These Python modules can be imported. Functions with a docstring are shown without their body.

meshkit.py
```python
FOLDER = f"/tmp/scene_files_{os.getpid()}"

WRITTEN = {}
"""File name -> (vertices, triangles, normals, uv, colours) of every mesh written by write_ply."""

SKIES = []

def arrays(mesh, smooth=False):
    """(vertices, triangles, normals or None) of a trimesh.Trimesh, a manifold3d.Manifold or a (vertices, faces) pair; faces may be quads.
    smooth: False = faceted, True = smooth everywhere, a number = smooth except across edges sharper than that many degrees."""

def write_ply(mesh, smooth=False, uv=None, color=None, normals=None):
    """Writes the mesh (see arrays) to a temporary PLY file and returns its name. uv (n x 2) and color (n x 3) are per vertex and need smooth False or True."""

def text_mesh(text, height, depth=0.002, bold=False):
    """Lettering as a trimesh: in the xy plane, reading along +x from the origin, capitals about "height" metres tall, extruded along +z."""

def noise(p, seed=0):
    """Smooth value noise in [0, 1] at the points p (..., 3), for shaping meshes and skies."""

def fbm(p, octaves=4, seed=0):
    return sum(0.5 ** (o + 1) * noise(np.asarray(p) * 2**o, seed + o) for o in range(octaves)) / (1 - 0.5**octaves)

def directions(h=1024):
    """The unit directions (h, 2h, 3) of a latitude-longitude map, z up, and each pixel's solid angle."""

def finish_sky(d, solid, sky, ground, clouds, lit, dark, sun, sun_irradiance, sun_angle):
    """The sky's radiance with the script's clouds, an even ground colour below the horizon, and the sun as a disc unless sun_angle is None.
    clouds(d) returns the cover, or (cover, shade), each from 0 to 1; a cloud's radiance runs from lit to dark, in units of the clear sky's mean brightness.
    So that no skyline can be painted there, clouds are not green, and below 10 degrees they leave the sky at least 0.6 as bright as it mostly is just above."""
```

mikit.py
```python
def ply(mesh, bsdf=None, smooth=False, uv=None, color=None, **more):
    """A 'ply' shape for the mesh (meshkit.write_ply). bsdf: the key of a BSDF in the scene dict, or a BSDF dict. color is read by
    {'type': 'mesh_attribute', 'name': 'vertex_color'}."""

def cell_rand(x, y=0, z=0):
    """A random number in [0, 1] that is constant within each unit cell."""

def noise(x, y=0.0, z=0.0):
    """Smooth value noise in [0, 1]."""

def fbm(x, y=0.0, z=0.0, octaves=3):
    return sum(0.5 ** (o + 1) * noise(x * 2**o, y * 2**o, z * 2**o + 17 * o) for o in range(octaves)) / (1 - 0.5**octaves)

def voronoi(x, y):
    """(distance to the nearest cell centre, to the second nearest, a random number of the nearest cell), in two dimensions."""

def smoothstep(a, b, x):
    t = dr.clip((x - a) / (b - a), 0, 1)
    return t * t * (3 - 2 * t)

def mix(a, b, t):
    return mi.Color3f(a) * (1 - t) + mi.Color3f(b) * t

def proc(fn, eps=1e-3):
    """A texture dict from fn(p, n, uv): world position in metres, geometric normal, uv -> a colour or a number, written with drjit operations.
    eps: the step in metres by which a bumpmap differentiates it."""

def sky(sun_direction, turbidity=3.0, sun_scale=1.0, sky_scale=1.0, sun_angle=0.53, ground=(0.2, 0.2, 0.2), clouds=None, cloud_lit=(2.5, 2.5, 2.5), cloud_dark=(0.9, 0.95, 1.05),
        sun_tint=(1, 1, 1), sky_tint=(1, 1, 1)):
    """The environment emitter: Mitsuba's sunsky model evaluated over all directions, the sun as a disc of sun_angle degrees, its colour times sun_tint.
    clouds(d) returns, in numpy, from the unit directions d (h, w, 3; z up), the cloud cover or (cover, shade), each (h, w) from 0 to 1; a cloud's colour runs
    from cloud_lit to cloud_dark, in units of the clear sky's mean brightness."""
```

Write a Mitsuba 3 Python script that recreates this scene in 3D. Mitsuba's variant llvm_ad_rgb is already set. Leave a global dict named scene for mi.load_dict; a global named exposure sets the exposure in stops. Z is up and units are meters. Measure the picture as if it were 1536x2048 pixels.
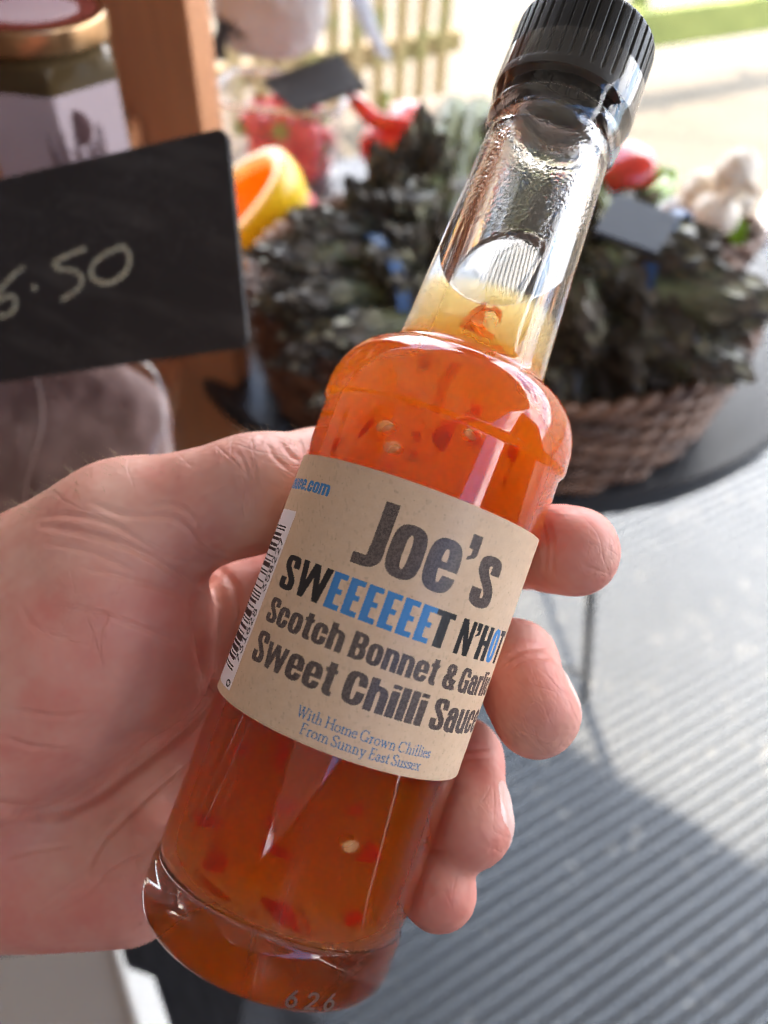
import math, random
import numpy as np, trimesh, shapely
from shapely import affinity
from shapely.geometry import Polygon, LineString, box as sbox
from shapely.ops import unary_union
import drjit as dr
import mitsuba as mi
import mikit, meshkit
from mikit import proc, noise, fbm, voronoi, cell_rand, smoothstep, mix

rng = np.random.default_rng(7)
random.seed(7)
T = mi.ScalarTransform4f

# ------------------------------------------------------------------ camera, sky, exposure
# The world's origin lies on the bottle's axis at the top of its label; z is up, the floor is about a metre below.
FPX, CX, CY = 1540.0, 768.0, 1024.0
pitch, roll = math.radians(47), math.radians(3)
cam_fwd = np.array([0, math.cos(pitch), -math.sin(pitch)])
_d0 = np.array([0, -math.sin(pitch), -math.cos(pitch)])
cam_right = math.cos(roll) * np.array([1.0, 0, 0]) - math.sin(roll) * _d0
cam_down = math.cos(roll) * _d0 + math.sin(roll) * np.array([1.0, 0, 0])
M = np.stack([cam_right, cam_down, cam_fwd], 1)
axis_c = np.array([7.0043, -2.2577, 150.463]) / 1000
CAM = -M @ axis_c

scene, labels = {}, {}
scene['camera'] = {'type': 'thinlens', 'fov': math.degrees(2 * math.atan(768 / FPX)), 'fov_axis': 'x', 'near_clip': 0.01, 'far_clip': 200.0,
                   'aperture_radius': 0.0013, 'focus_distance': 0.137,
                   'to_world': T().look_at(CAM.tolist(), (CAM + cam_fwd).tolist(), (-cam_down).tolist())}
SUN_EL, SUN_H = math.radians(56), np.array([-0.45, 0.89])
SUN_H = SUN_H / np.linalg.norm(SUN_H)
sun_dir = [math.cos(SUN_EL) * SUN_H[0], math.cos(SUN_EL) * SUN_H[1], math.sin(SUN_EL)]


def clouds(d):
    """Unseen cumulus added for bright reflections in the bottle: broken cover with shaded undersides."""
    z = np.maximum(d[..., 2], 0.06)
    q = np.stack([d[..., 0] / z * 0.9 + 3.1, d[..., 1] / z * 0.9, 0 * z], -1)
    n = meshkit.fbm(q, 5, 11)
    cover = np.clip((n - 0.43) / 0.10, 0, 1)
    return cover, np.clip((n - 0.58) / 0.2, 0, 1) * 0.6


scene['sky'] = mikit.sky(sun_dir, turbidity=3, sun_scale=0.33, clouds=clouds, cloud_lit=(4.0, 4.0, 4.05), cloud_dark=(1.3, 1.32, 1.4))
exposure = 4.92

Z_FLOOR, Z_TABLE = -1.0417, -0.2767


def W(px, py, depth):
    return CAM + M @ np.array([(px - CX) / FPX, (py - CY) / FPX, 1.0]) * depth


def on(px, py, z):
    d = M @ np.array([(px - CX) / FPX, (py - CY) / FPX, 1.0])
    return CAM + d * (z - CAM[2]) / d[2]


# ------------------------------------------------------------------ helpers
def bsdf(name, **kw):
    d = {'type': 'principled'}
    for k, v in kw.items():
        d[k] = {'type': 'rgb', 'value': list(v)} if isinstance(v, (tuple, list)) else v
    scene[name] = {'type': 'twosided', 'b': d}
    return name


def bumped(name, fn, scale, eps=1e-3, **kw):
    d = {'type': 'principled'}
    for k, v in kw.items():
        d[k] = {'type': 'rgb', 'value': list(v)} if isinstance(v, (tuple, list)) else v
    scene[name] = {'type': 'twosided', 'b': {'type': 'bumpmap', 'arbitrary': proc(fn, eps), 'scale': scale, 'b': d}}
    return name


def leaf_bsdf(name, color, trans=0.8, rough=0.5):
    scene[name] = {'type': 'principledthin', 'base_color': {'type': 'rgb', 'value': list(color)} if isinstance(color, (tuple, list)) else color,
                   'roughness': rough, 'diff_trans': trans, 'spec_trans': 0.0, 'eta': 1.4}
    return name


used = {}


def numbered(key):
    n = used.get(key, 0)
    used[key] = n + 1
    return key if n == 0 else f'{key}_{n:03d}'


def obj(name, mesh, mat, parent=None, smooth=False, **more):
    key = numbered((parent + '__' if parent else '') + name)
    scene[key] = mikit.ply(mesh, mat, smooth, **more)
    return key


def tag(key, label=None, category=None, group=None, kind=None):
    d = {}
    if label: d['label'] = label
    if category: d['category'] = category
    if group: d['group'] = group
    if kind: d['kind'] = kind
    labels[key] = d
    return key


def thing(name, label, category, group=None):
    return tag(numbered(name), label, category, group)


def cat(*ms):
    return trimesh.util.concatenate(list(ms))


def boxm(size, center=(0, 0, 0), R=None):
    m = trimesh.creation.box(size)
    if R is not None:
        m.apply_transform(np.block([[np.asarray(R), np.zeros((3, 1))], [np.zeros((1, 3)), 1]]))
    m.apply_translation(center)
    return m


def rbox(size, r, center=(0, 0, 0), R=None):
    """A box with rounded edges."""
    s = trimesh.creation.icosphere(2, r)
    h = np.maximum(np.asarray(size) / 2 - r, 1e-5)
    pts = np.vstack([s.vertices + h * np.array([a, b, c]) for a in (-1, 1) for b in (-1, 1) for c in (-1, 1)])
    m = trimesh.convex.convex_hull(pts)
    if R is not None:
        m.vertices = m.vertices @ np.asarray(R).T
    m.apply_translation(center)
    return m


def grid_mesh(P, close_u=False, close_v=False):
    """Quad grid of points P (n, m, 3) as triangles; u along axis 1."""
    n, m = P.shape[:2]
    i, j = np.meshgrid(np.arange(n if close_v else n - 1), np.arange(m if close_u else m - 1), indexing='ij')
    a = i * m + j
    b = i * m + (j + 1) % m
    c = ((i + 1) % n) * m + (j + 1) % m
    d = ((i + 1) % n) * m + j
    q = np.stack([a, b, c, d], -1).reshape(-1, 4)
    return trimesh.Trimesh(P.reshape(-1, 3), np.vstack([q[:, [0, 1, 2]], q[:, [0, 2, 3]]]), process=False)


def lathe(profile, n=64, wob=None):
    """Profile [(r, h)...] turned about z, normals outward when h rises."""
    pr = np.asarray(profile, float)
    t = np.linspace(0, 2 * np.pi, n, endpoint=False)
    P = np.stack([pr[:, None, 0] * np.cos(t), pr[:, None, 0] * np.sin(t), np.repeat(pr[:, 1:2], n, 1)], -1)
    if wob is not None:
        P = wob(P)
    return grid_mesh(P, close_u=True)


def tube(points, radii, sides=10, caps=True):
    p = np.asarray(points, float)
    r = np.broadcast_to(radii, (len(p),)).astype(float)
    t = np.gradient(p, axis=0)
    t /= np.linalg.norm(t, axis=1, keepdims=True)
    ref = np.array([0.0, 0, 1]) if abs(t[0][2]) < 0.9 else np.array([1.0, 0, 0])
    rings, a = [], np.cross(t[0], ref)
    for k in range(len(p)):
        a = a - t[k] * (a @ t[k])
        a /= np.linalg.norm(a)
        b = np.cross(t[k], a)
        ang = np.linspace(0, 2 * np.pi, sides, endpoint=False)
        rings.append(p[k] + r[k] * (np.cos(ang)[:, None] * a + np.sin(ang)[:, None] * b))
    P = np.array(rings)
    if caps:
        P = np.concatenate([np.repeat(p[:1, None], sides, 1), P, np.repeat(p[-1:, None], sides, 1)])
    return grid_mesh(P, close_u=True)


def basis(z, x=None):
    """Columns x, y, z of a frame whose third axis is z."""
    z = np.asarray(z, float) / np.linalg.norm(z)
    x = np.asarray(x if x is not None else ([1, 0, 0] if abs(z[0]) < 0.9 else [0, 1, 0]), float)
    x = x - z * (x @ z)
    x /= np.linalg.norm(x)
    return np.stack([x, np.cross(z, x), z], 1)


def moved(m, R=None, t=(0, 0, 0), s=1.0):
    m = m.copy()
    v = m.vertices * s
    if R is not None:
        v = v @ np.asarray(R).T
    m.vertices = v + np.asarray(t)
    return m


def catmull(pts, n=8, closed=False):
    p = np.asarray(pts, float)
    if closed:
        q = np.vstack([p[-1:], p, p[:2]])
    else:
        q = np.vstack([2 * p[:1] - p[1:2], p, 2 * p[-1:] - p[-2:-1]])
    out = []
    for k in range(1, len(q) - 2):
        for s in np.arange(n) / n:
            a, b, c, d = q[k - 1], q[k], q[k + 1], q[k + 2]
            out.append(0.5 * (2 * b + (c - a) * s + (2 * a - 5 * b + 4 * c - d) * s * s + (3 * b - a - 3 * c + d) * s ** 3))
    if not closed:
        out.append(q[-2])
    return np.array(out)


def fbm3(p, s, seed=0, octaves=3):
    return meshkit.fbm(np.asarray(p) * s, octaves, seed)


def shared(key, ply_dict, matrix):
    scene[key] = {**ply_dict, 'to_world': T(matrix)}
    return key


# ------------------------------------------------------------------ the setting: floor, paving
RIB = np.array([0.85, 0.525])
RIB /= np.linalg.norm(RIB)
RIBN = np.array([-RIB[1], RIB[0]])


def floor_mesh():
    """Ribbed decking: rounded ribs 15 mm apart that run diagonally, each cut into lengths so that it can sag a little."""
    prof = [(0.0, -0.006), (0.005, -0.006), (0.007, -0.0012), (0.009, 0.0), (0.013, 0.0), (0.015, -0.0012), (0.017, -0.006)]
    per = 0.021
    n0, n1 = -64, 125
    s = np.concatenate([[(k * per + a, h) for a, h in prof] for k in range(n0, n1)])
    t = np.linspace(-2.6, 2.9, 70)
    P = np.zeros((len(t), len(s), 3))
    xy = t[:, None, None] * RIB + s[None, :, 0, None] * RIBN
    P[..., :2] = xy
    P[..., 2] = Z_FLOOR + s[None, :, 1] + 0.002 * (meshkit.noise(np.concatenate([xy * 5, 0 * xy[..., :1]], -1)) - 0.5)
    m = grid_mesh(P)
    m.update_faces((m.triangles_center[:, 1] < 1.75) & (m.triangles_center[:, 1] > -1.6))
    m.remove_unreferenced_vertices()
    return m


def floor_color(p, n, uv):
    a = fbm(p.x * 9, p.y * 9, 0.3)
    g = noise(p.x * 260, p.y * 260, 1.0)
    speck = smoothstep(0.80, 0.9, noise(p.x * 120, p.y * 120, 5.0))
    return mix((0.066, 0.078, 0.092), (0.11, 0.124, 0.14), a * 0.8 + g * 0.2) * (1 - 0.1 * speck) + mi.Color3f(0.35, 0.33, 0.28) * speck * smoothstep(0.55, 0.7, noise(p.x * 30, p.y * 30, 2.0)) * 0.5


bsdf('m_floor', base_color=proc(floor_color), roughness=0.38, specular=0.8)
tag(obj('floor', floor_mesh(), 'm_floor'), 'grey ribbed decking floor, part in sun and part in shade', None, None, 'structure')


def paving_color(p, n, uv):
    a = fbm(p.x * 2.2, p.y * 2.2, 0.0, 4)
    g = noise(p.x * 60, p.y * 60, 1.0)
    seam = smoothstep(0.46, 0.5, dr.abs(p.y * 2.2 + 0.25 * p.x - dr.floor(p.y * 2.2 + 0.25 * p.x) - 0.5))
    return mix((0.10, 0.085, 0.064), (0.16, 0.14, 0.11), a * 0.75 + g * 0.25) * (1 - 0.45 * seam)


bsdf('m_paving', base_color=proc(paving_color), roughness=0.8, specular=0.3)
pv = grid_mesh(np.stack([*np.meshgrid(np.linspace(-40, 40, 9), np.linspace(-40, 60, 9)), np.full((9, 9), Z_FLOOR - 0.012)], -1))
tag(obj('pavement', pv, 'm_paving'), 'pale sunlit paving beyond the stall', None, None, 'structure')

# ------------------------------------------------------------------ unseen market canopies, shaped to cast the shade on stall and floor
bsdf('m_canvas', base_color=(0.62, 0.62, 0.62), roughness=0.8, specular=0.2)  # pale tone chosen so the underside bounces soft fill
bsdf('m_pole', base_color=(0.55, 0.55, 0.56), roughness=0.35, metallic=0.8)
ROOF_H = 3.0
_shift = SUN_H * ROOF_H / math.tan(SUN_EL)


def edge_pt(px, py):
    return on(px, py, Z_FLOOR)[:2] + _shift


E0, E1, E2 = edge_pt(1110, 1480), edge_pt(1480, 1722), edge_pt(1536, 1662)
d1, d2 = (E1 - E0) / np.linalg.norm(E1 - E0), (E2 - E1) / np.linalg.norm(E2 - E1)


def canopy(label, corner, da, la, db, lb, peak, lift=0.0):
    t = thing('market_canopy', label, 'canopy', 'market canopies over the stall')
    a, b = corner, corner + da * la
    c, d = b + db * lb, corner + db * lb
    zr = Z_FLOOR + ROOF_H + lift
    q = [np.array([*x, zr]) for x in (a, b, c, d)]
    top = np.array([*((a + c) / 2), zr + peak])
    v, f = [], []
    for k in range(4):
        n = len(v)
        v += [q[k], q[(k + 1) % 4], top]
        f.append([n, n + 1, n + 2])
    obj('roof_fabric', trimesh.Trimesh(v, f, process=False), 'm_canvas', t)
    val = [tube([q[k], q[(k + 1) % 4]], 0.012, 8) for k in range(4)]
    obj('edge_hem', cat(*val), 'm_canvas', t)
    for k in (2, 3):                                # the posts at the back; the front edge has none
        p = q[k] * 0.97 + top * 0.03
        obj('pole', tube([[p[0], p[1], Z_FLOOR], [p[0], p[1], zr]], 0.018, 10), 'm_pole', t)
    return t


n1, n2 = np.array([d1[1], -d1[0]]), np.array([d2[1], -d2[0]])
canopy('pale grey unseen market canopy over the near stall, shaped for its shade', E1 + d1 * 3.0, -d1, 6.0, n1, 4.6, 0.5)
canopy('pale grey unseen market canopy beside the near stall, shaped for its shade', E1 - d2 * 2.6, d2, 5.6, n2, 4.2, 0.4, 0.06)
# unseen walls added behind and beside the camera to cut the fill light
bsdf('m_wall_boards', base_color=proc(lambda p, n, uv: mix((0.09, 0.055, 0.04), (0.16, 0.10, 0.07), fbm(p.x * 6, p.y * 6, p.z * 1.2))), roughness=0.6)
wl = thing('added_wall', 'added dark timber wall out of view, cutting the fill light behind and at both sides', 'wall')
for k in range(22):
    obj('board', boxm([0.02, 0.136, 2.3], [-1.15 - 0.004 * (k % 2), -1.75 + 0.14 * k, Z_FLOOR + 1.15]), 'm_wall_boards', wl)
for k in range(12):
    obj('board', boxm([0.02, 0.136, 2.3], [2.3 + 0.004 * (k % 2), -1.75 + 0.14 * k, Z_FLOOR + 1.15]), 'm_wall_boards', wl)
for k in range(24):
    obj('board', boxm([0.136, 0.02, 2.3], [-1.08 + 0.14 * k, -1.84 - 0.004 * (k % 2), Z_FLOOR + 1.15]), 'm_wall_boards', wl)

# ------------------------------------------------------------------ the bottle, in its own frame: z along its axis, x towards the camera side, metres, 0 at its foot
b_axis = np.array([0.34286306, -0.9365333, 0.07314581])
b_axis /= np.linalg.norm(b_axis)
_e = -(axis_c - b_axis * (axis_c @ b_axis))
_e /= np.linalg.norm(_e)
_w = np.cross(b_axis, _e)
if _w[0] < 0: _w = -_w
BX, BY, BZ = M @ _e, M @ _w, M @ b_axis            # towards the camera, to the right, up the bottle
if np.dot(np.cross(BX, BY), BZ) < 0:
    FLIP = True
else:
    FLIP = False
FOOT = -BZ * 0.0869
B4 = np.eye(4)
B4[:3, 0], B4[:3, 1], B4[:3, 2], B4[:3, 3] = BX, BY, BZ, FOOT


def to_world(m):
    """From the bottle's frame (metres) to the world."""
    v = np.asarray(m.vertices) @ np.stack([BX, BY, BZ]) + FOOT
    f = np.asarray(m.faces)
    return trimesh.Trimesh(v, f[:, ::-1] if FLIP else f, process=False)


def arc(r0, h0, r1, h1, kind, n=8):
    """Quarter ellipse between two profile points; kind 'o' bulges outward, 'i' inward."""
    s = np.linspace(0, np.pi / 2, n)
    if kind == 'o':
        return [(r1 + (r0 - r1) * math.cos(a), h0 + (h1 - h0) * math.sin(a)) for a in s]
    return [(r0 + (r1 - r0) * math.sin(a), h1 + (h0 - h1) * math.cos(a)) for a in s]


mm = 1e-3
LT = 86.9                                          # height of the label's top edge
outer = [(0.01, 3.4), (8, 3.0), (14, 1.6), (18, 0.35), (20, 0.0), (21.6, 0.2), (22.9, 0.9), (23.8, 2.2), (24.15, 4.0), (24.2, 8.2), (24.1, 9.6), (23.75, 10.4), (23.6, 11.2), (23.75, 12.2),
         (23.95, 14), (24.0, 20), (24.0, 60), (24.0, LT + 5), (24.0, LT + 11.6), (24.1, LT + 12.3), (24.55, LT + 12.9), (24.8, LT + 13.6)]
for s in np.linspace(0.12, 1, 14):                 # dome of the shoulder
    a = s * math.radians(84)
    outer.append((15.6 + 9.2 * math.cos(a), LT + 14.6 + 12.6 * math.sin(a) ** 1.0))
outer += [(15.9, LT + 27.8), (15.3, LT + 28.6), (14.95, LT + 30), (14.6, LT + 34), (14.1, LT + 44), (13.55, LT + 55), (13.0, LT + 66), (12.6, LT + 74), (12.5, LT + 76.0), (12.9, LT + 77.2),
          (13.5, LT + 78.0), (13.7, LT + 79.4), (13.4, LT + 80.6), (12.4, LT + 81.2), (11.6, LT + 82), (11.6, LT + 96), (9, LT + 97), (0.01, LT + 97)]
inner = [(0.01, 11.2), (8, 10.8), (14, 10.0), (17.5, 9.8), (19.6, 10.5), (21.0, 12.0), (21.4, 14.0), (21.5, 20), (21.5, 60), (21.5, LT + 12)]
for s in np.linspace(0.1, 1, 12):
    a = s * math.radians(82)
    inner.append((10.6 + 10.9 * math.cos(a), LT + 13.0 + 11.6 * math.sin(a)))
inner += [(11.0, LT + 25.6), (10.2, LT + 27.4), (9.7, LT + 30), (9.45, LT + 33.0), (9.35, LT + 34)]
BORE0 = LT + 34
H_SPLIT = LT + 31.0
BORE_TOP = LT + 81


def bore_r(h):
    return 9.35 - (h - BORE0) * (9.35 - 8.5) / (BORE_TOP - BORE0)


N = 192
om = lathe(np.array(outer[5:]) * mm, N)
foot_mesh = lathe(np.array(outer[:6]) * mm, N)

scene['m_glass'] = {'type': 'dielectric', 'int_ior': 1.5, 'ext_ior': 1.0}
bottle = thing('sauce_bottle', 'glass bottle of orange chilli sauce, kraft paper label, black ribbed cap, held in hand', 'bottle')
obj('glass', to_world(om), 'm_glass', bottle, smooth=35)
obj('foot', to_world(foot_mesh), 'm_glass', bottle, smooth=35)

# the liquid's level surface cuts the slanted bore as an ellipse
up_b = np.array([BX[2], BY[2], BZ[2]])             # world up in the bottle's frame
H_LIQ = LT + 48.5
NB = 400
tt = np.linspace(0, 2 * np.pi, NB, endpoint=False)


def cut_h(r, extra=0.0):
    return H_LIQ - r * (np.cos(tt) * up_b[0] + np.sin(tt) * up_b[1]) / up_b[2] + extra


r_at = np.full(NB, 9.1)
for _ in range(8):
    r_at = bore_r(cut_h(r_at))
h_cut = cut_h(r_at) + 1.0                          # the meniscus climbs the wall


def ring(r, h):
    r, h = np.broadcast_to(r, (NB,)), np.broadcast_to(h, (NB,))
    return np.stack([r * np.cos(tt), r * np.sin(tt), h], -1)


rows = [ring(r, h) for r, h in inner]
cut1 = next(i for i, (r, h) in enumerate(inner) if h >= LT + 27.3)
cut2 = next(i for i, (r, h) in enumerate(inner) if h >= LT + 32.9)
for s in np.linspace(0, 1, 18)[1:]:
    h = BORE0 + (h_cut - BORE0) * s
    rows.append(ring(bore_r(h), h))
liq_wall = grid_mesh(np.array(rows[:cut1 + 1]) * mm, close_u=True)
mixed_wall = grid_mesh(np.array(rows[cut1:cut2 + 1]) * mm, close_u=True)
liquor_wall = grid_mesh(np.array(rows[cut2:]) * mm, close_u=True)


def level(i):
    """An uneven level between two layers of the sauce."""
    r0, h0 = inner[i]
    out = []
    for f in (1.0, 0.93, 0.85, 0.75, 0.6, 0.45, 0.3, 0.15, 0.001):
        p = np.stack([np.cos(tt) * f * 2.2, np.sin(tt) * f * 2.2, 0 * tt + i], -1)
        out.append(ring(r0 * f, h0 + (meshkit.noise(p, 5) - 0.5) * 3.4 * min(1, (1 - f) / 0.15)))
    return grid_mesh(np.array(out) * mm, close_u=True)


rows = [ring(r_at, h_cut)]
for f, dz in ((0.985, 0.68), (0.965, 0.45), (0.94, 0.26), (0.91, 0.13), (0.87, 0.05), (0.8, 0.0), (0.5, 0.0), (0.2, 0.0), (0.001, 0.0)):
    rows.append(ring(r_at * f, cut_h(r_at * f) + dz))
liq_top = grid_mesh(np.array(rows) * mm, close_u=True)
rows = []
NA = 230
for s in np.linspace(0, 1, NA):
    h = h_cut + (BORE_TOP - h_cut) * s
    rows.append(ring(bore_r(h), h))
P = np.array(rows)
# condensation: beads standing on the inner wall of the head space
q = np.stack([np.cos(tt)[None] * 9 + 0 * P[..., 2], np.sin(tt)[None] * 9 + 0 * P[..., 2], P[..., 2]], -1)
bead = meshkit.noise(q * np.array([2.6, 2.6, 2.2]), 3) * 0.6 + meshkit.noise(q * 4.6, 9) * 0.4
bead = np.clip((bead - 0.42) / 0.25, 0, 1) ** 0.7
place = np.clip((meshkit.fbm(q * 0.16, 3, 5) - 0.36) / 0.12, 0, 1) * np.clip((np.arange(NA) / NA - 0.24) / 0.15, 0, 1)[:, None]
place = np.maximum(place, 0.85 * np.clip((np.arange(NA) / NA - 0.62) / 0.2, 0, 1)[:, None])
rr = bore_r(P[..., 2]) - 0.036 * bead * place
P = np.stack([rr * np.cos(tt), rr * np.sin(tt), P[..., 2]], -1)
P = np.concatenate([P, np.repeat(np.array([[[0, 0, BORE_TOP]]]), NB, 1)])
air_wall = grid_mesh(P * mm, close_u=True)

# the sauce: cloudy; the pulp has sunk out of the neck, where a paler liquor stands under a finger of clear liquid


def sauce_medium(name, albedo, sigma, h0, h1, dens_fn, half=0.024, g=(32, 32, 60)):
    gz, gy, gx = np.meshgrid(np.linspace(0, 1, g[2]), np.linspace(-1, 1, g[1]), np.linspace(-1, 1, g[0]), indexing='ij')
    gp = np.stack([gx * half * 1e3, gy * half * 1e3, h0 + gz * (h1 - h0)], -1)
    d = np.clip(dens_fn(gp), 0, 3)
    tf = np.eye(4)
    tf[:3, 0], tf[:3, 1], tf[:3, 2] = BX * half * 2, BY * half * 2, BZ * (h1 - h0) * mm
    tf[:3, 3] = FOOT - BX * half - BY * half + BZ * h0 * mm
    scene[name] = {'type': 'heterogeneous', 'albedo': {'type': 'rgb', 'value': albedo},
                   'sigma_t': {'type': 'gridvolume', 'grid': mi.VolumeGrid(np.ascontiguousarray(d[..., None].astype(np.float32))), 'to_world': T(tf), 'filter_type': 'trilinear'}, 'scale': sigma,
                   'phase': {'type': 'hg', 'g': 0.45}}
    return {'type': 'ref', 'id': name}


cloudy = lambda gp: 0.55 + 1.0 * (meshkit.fbm(gp * np.array([0.09, 0.09, 0.035]), 3, 2) - 0.2)
med = sauce_medium('sauce_medium', [0.9999, 0.43, 0.006], 140.0, 5, LT + 33, cloudy)
med3 = sauce_medium('mixed_medium', [0.9995, 0.70, 0.13], 190.0, LT + 22, LT + 38, lambda gp: 0.7 + 0.7 * meshkit.noise(gp * 0.3, 7), 0.012, (24, 24, 24))
med2 = sauce_medium('liquor_medium', [0.9995, 0.88, 0.52], 230.0, LT + 28, LT + 64, lambda gp: np.clip((LT + 43.5 + 1.6 * (meshkit.noise(gp * 0.15, 4) - 0.5) - gp[..., 2]) / 3.0, 0, 1) * (0.8 + 0.5 * meshkit.noise(gp * 0.25, 6)), 0.011, (28, 28, 60))
scene['m_sauce_wall'] = {'type': 'null'}   # the syrup refracts like the glass, so its boundary only bounds the cloudy medium
scene['m_air_wall'] = {'type': 'dielectric', 'int_ior': 1.0, 'ext_ior': 1.5}
scene['m_sauce_top'] = {'type': 'dielectric', 'int_ior': 1.5, 'ext_ior': 1.0}
scene['m_divide'] = {'type': 'null'}
sauce = obj('sauce', to_world(liq_wall), 'm_sauce_wall', bottle, smooth=True, interior=med)
obj('pale_liquor', to_world(liquor_wall), 'm_sauce_wall', bottle, smooth=True, interior=med2)
obj('surface', to_world(liq_top), 'm_sauce_top', bottle, smooth=True, interior=med2)
obj('mixed_layer', to_world(mixed_wall), 'm_sauce_wall', bottle, smooth=True, interior=med3)
obj('pulp_level', to_world(level(cut1)), 'm_divide', bottle, smooth=True, interior=med, exterior=med3)
obj('pulp_level', to_world(level(cut2)), 'm_divide', bottle, smooth=True, interior=med3, exterior=med2)
obj('head_space', to_world(air_wall), 'm_air_wall', bottle, smooth=True)

# chilli flakes and seeds hanging in the sauce
for k, c in enumerate([(0.80, 0.05, 0.001), (0.90, 0.17, 0.002), (0.66, 0.018, 0.001)]):
    bsdf(f'm_flake_{k}', base_color=c, roughness=0.6, specular=0.05)
scene['m_pulp'] = {'type': 'null'}                      # a boundary only: the flesh is the denser medium inside it
for k, c in enumerate([(0.998, 0.13, 0.001), (0.999, 0.27, 0.002), (0.992, 0.04, 0.001)]):
    scene[f'flake_medium_{k}'] = {'type': 'homogeneous', 'albedo': {'type': 'rgb', 'value': list(c)}, 'sigma_t': 2000.0}
bsdf('m_seed', base_color=(0.85, 0.68, 0.35), roughness=0.4)


def flake(rn, size, thick=1.0):
    n = rn.integers(4, 7)
    a = np.sort(rn.uniform(0, 2 * np.pi, n))
    rad = rn.uniform(0.55, 1.0, n) * size
    pts = catmull(np.c_[rad * np.cos(a), rad * np.sin(a) * rn.uniform(0.35, 0.9)], 6, True)
    m = len(pts)
    bend = rn.uniform(-0.12, 0.12) / size
    th = 0.10 * min(size, 2) * thick
    lo, hi = np.c_[pts, -th + bend * (pts ** 2).sum(1) * 0.8], np.c_[pts, th + bend * (pts ** 2).sum(1) * 0.8]
    P = np.stack([np.repeat([[0, 0, -th]], m, 0), lo * [0.8, 0.8, 1], lo, hi, hi * [0.8, 0.8, 1], np.repeat([[0, 0, th]], m, 0)])
    return grid_mesh(P, close_u=True)


def bv(u, h, r):
    """Bottle frame point at arc u (mm on the label's cylinder) and height h above the label's top."""
    t = u / 24.0
    return np.array([r * math.cos(t), r * math.sin(t), LT + h])


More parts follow.
